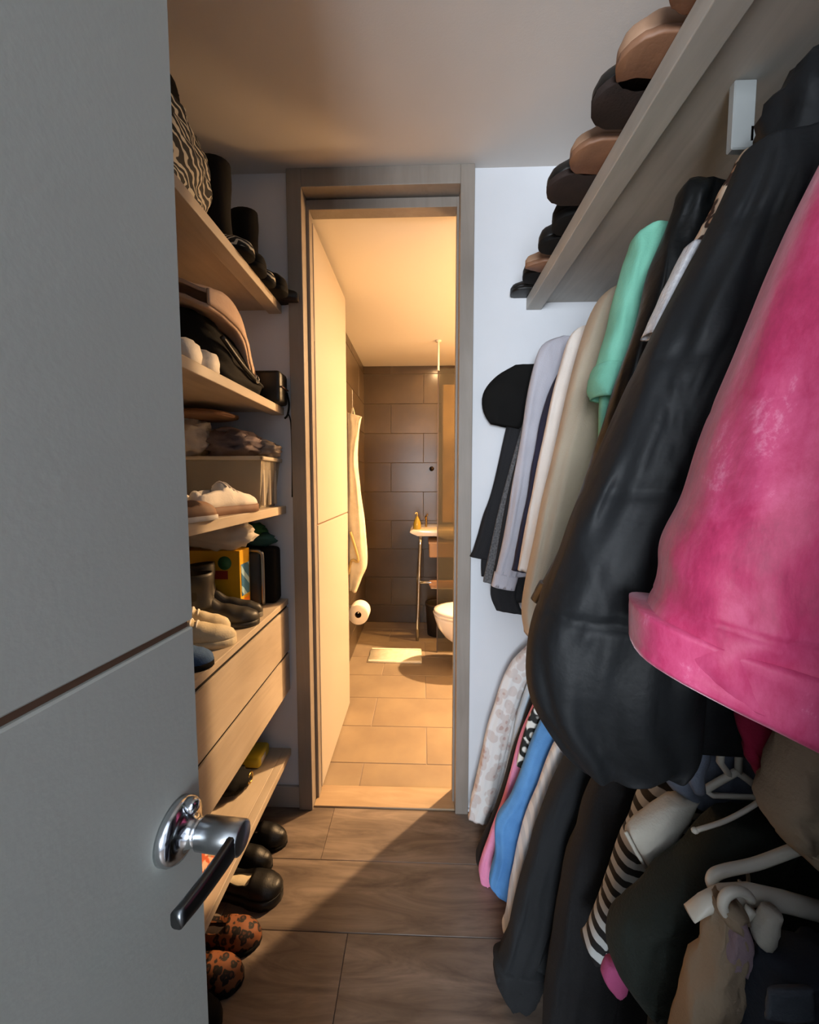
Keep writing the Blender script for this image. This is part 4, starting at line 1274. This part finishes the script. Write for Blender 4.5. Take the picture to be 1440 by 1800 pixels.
# unseen coats added on the rods beside the camera to shade the near corner
for i, (yy, lab) in enumerate(((.245, 'dark unseen coat added on the lower rod for shade'), (.155, 'grey unseen coat added beside the camera for shade'), (-.06, 'navy unseen coat added behind the camera for shade'))):
    x0 = (.26, .15, .11)[i]
    t = thing('added_shade_coat', lab, 'coat', (ROD_X, yy, .08), (0, 0, 0), lg)
    link('body', cloth([(V(.60, yy, .87), V(.72, yy, .87), .03), (V(x0 + .05, yy, .84), V(.86, yy, .84), .04), (V(x0 + .04, yy, .5), V(.88, yy, .5), .05), (V(x0 + .02, yy, .08), V(.88, yy, .08), .06)], 30, 40, .008, 3, 90 + i), (GREEN, BLUG, NAVY)[i], t)
    link('sleeve', cloth([(V(x0 + .06, yy - .01, .82), V(x0 + .17, yy - .01, .80), .04), (V(x0 + .02, yy - .01, .55), V(x0 + .13, yy - .01, .55), .05), (V(x0, yy - .01, .28), V(x0 + .10, yy - .01, .28), .05)], 24, 30, .004, 2, 95 + i), (GREEN, BLUG, NAVY)[i], t)
t = thing('added_shade_coat', 'long dark unseen coat added on the upper rod for shade', 'coat', (ROD_X, .06, .62), (0, 0, 0), ug)  # added out of view to block window light from jacket and corner
link('body', cloth([(V(.58, .06, 1.885), V(.74, .06, 1.885), .07), (V(.36, .06, 1.83), V(.86, .06, 1.83), .08), (V(.28, .06, 1.3), V(.88, .06, 1.3), .08), (V(.25, .06, .62), V(.89, .06, .62), .08)], 30, 40, .008, 3, 97), NAVY, t)
link('sleeve', cloth([(V(.32, .05, 1.80), V(.44, .05, 1.78), .07), (V(.23, .05, 1.4), V(.39, .05, 1.4), .08), (V(.18, .05, 1.0), V(.34, .05, 1.0), .08), (V(.16, .05, .72), V(.32, .05, .72), .08)], 24, 30, .004, 2, 98), NAVY, t)
# ------------------------------------------------------------------ bathroom
TOWEL = M('cream_terry', '#e3dbc4', '#d6ccb0', rough=.95, scale=30, bump=.4, bscale=220)
rb = thing('bathrobe', 'cream bathrobe hanging on the edge of the bathroom door', 'bathrobe', (-.40, 2.27, 1.0))
con = [(610, 725, 636, 733), (610, 745, 632, 750), (610, 800, 628, 800), (608, 870, 635, 870), (606, 930, 642, 930), (602, 975, 646, 988), (604, 1000, 638, 1012), (606, 1032, 626, 1042)]
link('body', cloth([(P(a, b, 2.285), P(c, d, 2.285), t_) for (a, b, c, d), t_ in zip(con, (.03, .05, .06, .07, .08, .09, .07, .04))], 40, 36, .008, 2.5, 81, lump=.006), TOWEL, rb)
link('belt', tube([P(616, 935, 2.235), P(630, 985, 2.235), P(618, 985, 2.24), P(612, 1010, 2.24)], .008, 8, smooth_n=16), M('robe_belt', '#b9a26a', rough=.9), rb)
link('hanging_loop', tube([P(618, 730, 2.28), P(620, 716, 2.28), P(624, 732, 2.28)], .003, 6, smooth_n=8), TOWEL, rb)

tp = thing('toilet_roll', 'white toilet paper roll on a chrome holder beside the door', 'toilet paper', P(632, 1076, 2.32))
c = P(632, 1076, 2.32)
link('paper', lathe([(.020, -.05), (.060, -.05), (.062, -.047), (.062, .047), (.060, .05), (.020, .05), (.020, -.05)], 32, 'Y', c, cap=False), M('white_paper', '#efe6d4', rough=.95, bump=.1), tp)
link('core', lathe([(.019, -.048), (.021, -.048), (.021, .048), (.019, .048), (.019, -.048)], 24, 'Y', c, cap=False), M('cardboard_core', '#5c4430', rough=.9), tp)
hd = thing('roll_holder', 'chrome arm carrying the toilet roll', 'holder', (BX0 + .01, c.y, c.z))
link('spindle', tube([c + Vector((0, -.052, .012)), c + Vector((0, .075, .012)), Vector((BX0 + .02, c.y + .075, c.z + .012))], .005, 8), CHROME, hd)
link('rosette', lathe([(.022, BX0 + .009), (.022, BX0 + .02)], 20, 'X', (0, c.y + .075, c.z + .012)), CHROME, hd)

bm_ = thing('bath_mat', 'small pale bath mat on the bathroom floor', 'mat', (-.21, 2.88, 0))
rs = []
for i in range(15):
    u = i / 14
    y = 2.765 + .225 * u
    z = .010 + .003 * nz(u * 4, 1, 2)
    x0, x1 = -.405 + .006 * nz(u * 3, 2, 0), -.005 + .006 * nz(u * 3, 5, 0)
    rs.append([Vector(p) for p in ((x0, y, .001), (x1, y, .001), (x1, y, z), ((x0 + x1) / 2, y, z + .003), (x0, y, z))])
link('pile', rings(rs), TOWEL, bm_)
for y in (2.775, 2.98):
    flat('hem_band', bx(-.40, -.01, y - .006, y + .006, .012, .016, .001, 1), M('mat_hem', '#f1e8cf', rough=.9), bm_)

# console wash basin on steel legs
PORC = M('porcelain', '#efe7da', rough=.12, coat=.4)
ws = thing('wash_stand', 'pale wash basin stand on slim chrome legs', 'wash basin', (.20, 3.25, 0))
TZ = .945
pts = [(-.105, .03), (-.085, .018), (-.04, 0), (.62, 0), (.62, .05), (-.08, .05), (-.10, .042)]
link('top', outline_slab([(x, TZ - .05 + z) for x, z in pts], 3.12, 3.55, .004), PORC, ws)
wb_ = link('basin', lathe([(.05, -.048), (.15, -.04), (.19, -.015), (.20, .0)], 28, 'Z', (.28, 3.33, TZ - .05)), PORC, ws)
for x, yy in ((-.03, 3.17), (-.03, 3.50), (.58, 3.17), (.58, 3.50)):
    link('leg', tube([(x + .015, yy, TZ - .05), (x, yy, .5), (x - .012, yy, .004)], .013, 12, smooth_n=8), CHROME, ws)
link('brace', tube([(-.018, 3.17, TZ - .09), (-.045, 3.3, .45), (-.03, 3.50, .10)], .006, 8, smooth_n=8), CHROME, ws)
link('towel_rail', tube([(-.02, 3.17, .50), (.05, 3.155, .505), (.30, 3.15, .505), (.58, 3.17, .50)], .012, 10, smooth_n=14), CHROME, ws)
twl = thing('hand_towel', 'peach towel folded over the wash stand rail', 'towel', (.20, 3.15, .48))
link('towel', cloth([(Vector((.06, 3.152, .522)), Vector((.40, 3.152, .522)), .03), (Vector((.055, 3.152, .49)), Vector((.40, 3.152, .49)), .045), (Vector((.07, 3.152, .455)), Vector((.40, 3.152, .45)), .04)], 10, 36, .003, 3, 83), M('peach_terry', '#c99b72', '#b98a62', rough=.95, bump=.3, scale=25), twl)
link('hem', tube([(.075, 3.13, .462), (.40, 3.13, .458)], .003, 6), TOWEL, twl)
bx_ = thing('storage_basket', 'peach box under the wash basin', 'box', (.2, 3.3, TZ - .25))
link('box', bx(.055, .36, 3.16, 3.42, TZ - .235, TZ - .115, .012, 3), M('peach_box', '#c39a72', rough=.7), bx_)
link('lid', bx(.05, .365, 3.155, 3.425, TZ - .122, TZ - .105, .004, 2), M('peach_lid', '#cfa981', rough=.7), bx_)
sb = thing('soap_dispenser', 'yellow soap dispenser bottle on the wash stand', 'bottle', (-.04, 3.2, TZ))
link('bottle', lathe([(.030, 0), (.033, .004), (.030, .05), (.018, .085), (.010, .095), (.010, .105)], 20, 'Z', (-.045, 3.19, TZ + .0005)), M('yellow_soap', '#b59b3a', rough=.25), sb)
link('pump', tube([(-.045, 3.19, TZ + .105), (-.045, 3.19, TZ + .135), (-.052, 3.175, TZ + .138), (-.06, 3.155, TZ + .13)], .005, 8), M('pump_cream', '#d8c88f', rough=.4), sb)
fa = thing('tap', 'small chrome tap beside the soap dispenser', 'tap', (.03, 3.3, TZ))
link('spout', tube([(.03, 3.36, TZ), (.03, 3.36, TZ + .07), (.028, 3.33, TZ + .09), (.026, 3.28, TZ + .08)], .009, 10, smooth_n=14), M('old_brass', '#8f7440', rough=.35, metal=1), fa)
link('handle', tube([(.03, 3.36, TZ + .085), (.045, 3.37, TZ + .11)], .005, 8), M('old_brass', '#8f7440', rough=.35, metal=1), fa)
bkt = thing('waste_bin', 'dark bin standing under the wash basin', 'bin', (.12, 3.35, 0))
link('bin', lathe([(.085, .001), (.10, .25), (.105, .27), (.098, .27), (.08, .012)], 24, 'Z', (.13, 3.33, 0)), M('dark_bin', '#241c16', rough=.5), bkt)
link('liner', lathe([(.100, .262), (.108, .272), (.104, .285), (.097, .27)], 24, 'Z', (.13, 3.33, 0), cap=False), M('bin_liner', '#3a2e24', rough=.4), bkt)

# toilet, its bowl pointing at the door-side wall
to = thing('toilet', 'white toilet half hidden by the right door frame', 'toilet', (.34, 2.66, 0))
TC = Vector((.36, 2.70, 0))


def egg(cx, cy, z, rx, ry, n=28):
    """plan outline longer towards -x"""
    out = []
    for j in range(n):
        a = 2 * PI * j / n
        k = 1.18 if math.cos(a) < 0 else .95
        out.append(Vector((cx + rx * k * math.cos(a), cy + ry * math.sin(a), z)))
    return out


link('pedestal', rings([egg(.36, 2.70, .001, .125, .085), egg(.36, 2.70, .03, .12, .08), egg(.37, 2.70, .13, .10, .07), egg(.37, 2.70, .20, .12, .10)]), PORC, to)
link('bowl', rings([egg(.37, 2.70, .17, .10, .08), egg(.36, 2.70, .24, .17, .13), egg(.35, 2.70, .31, .205, .165), egg(.345, 2.70, .375, .22, .18), egg(.345, 2.70, .395, .222, .182), egg(.345, 2.70, .40, .16, .13), egg(.345, 2.70, .30, .10, .08)]), PORC, to)
link('seat', rings([egg(.345, 2.70, .398, .225, .185), egg(.345, 2.70, .416, .228, .188), egg(.345, 2.70, .42, .21, .175)]), PORC, to)
link('lid', rings([egg(.345, 2.70, .421, .224, .184), egg(.345, 2.70, .437, .222, .182), egg(.345, 2.70, .443, .19, .155)]), PORC, to)
tk = link('tank', bx(.57, .73, 2.50, 2.90, .38, .78, .02, 3), PORC, to)
link('flush_button', lathe([(.02, .78), (.02, .788)], 16, 'Z', (.65, 2.70, 0)), CHROME, tk)

# shower screen with its ceiling post, stone panel, valve
GL = M_clear('shower_glass', '#c3bdae', .93, .03)
gsn = thing('shower_screen', 'clear glass shower screen with a thin ceiling post', 'shower screen', (.115, 2.96, 0))
flat('glass_pane', bx(.118, 1.58, 2.956, 2.964, .01, 2.18), GL, gsn)
flat('edge_profile', bx(.112, .119, 2.953, 2.967, .0, 2.18), M('dark_edge', '#4a3a2e', rough=.4), gsn)
link('ceiling_post', lathe([(.022, BH - .001), (.022, BH - .010), (.008, BH - .012), (.008, 2.18), (.010, 2.165)], 16, 'Z', (.115, 2.96, 0)), M('post_white', '#e0d3bd', rough=.3), gsn)
sp = thing('stone_panel', 'beige marbled stone panel on the far bathroom wall', 'panel', (.3, BY1, 1.0))
flat('slab', bx(.185, .80, BY1 - .028, BY1 - .010, .96, 2.21, .002), M('beige_marble', '#b59768', '#8f7347', rough=.3, scale=9, aniso=(1, 1, .6)), sp)
flat('edge_strip', bx(.172, .185, BY1 - .03, BY1 - .010, .96, 2.21, .001), M('dark_edge', '#4a3a2e', rough=.4), sp)
sv = thing('shower_valve', 'small dark round valve on the tiled wall', 'valve', P(759, 824, BY1 - .01))
q = P(759, 824, BY1 - .012)
link('plate', lathe([(.022, -.006), (.022, .002), (.012, .004)], 20, 'Y', q), M('dark_metal', '#2a211b', rough=.35, metal=.8), sv)
link('knob', lathe([(.010, -.03), (.012, -.006)], 16, 'Y', q), M('dark_metal', '#2a211b', rough=.35, metal=.8), sv)
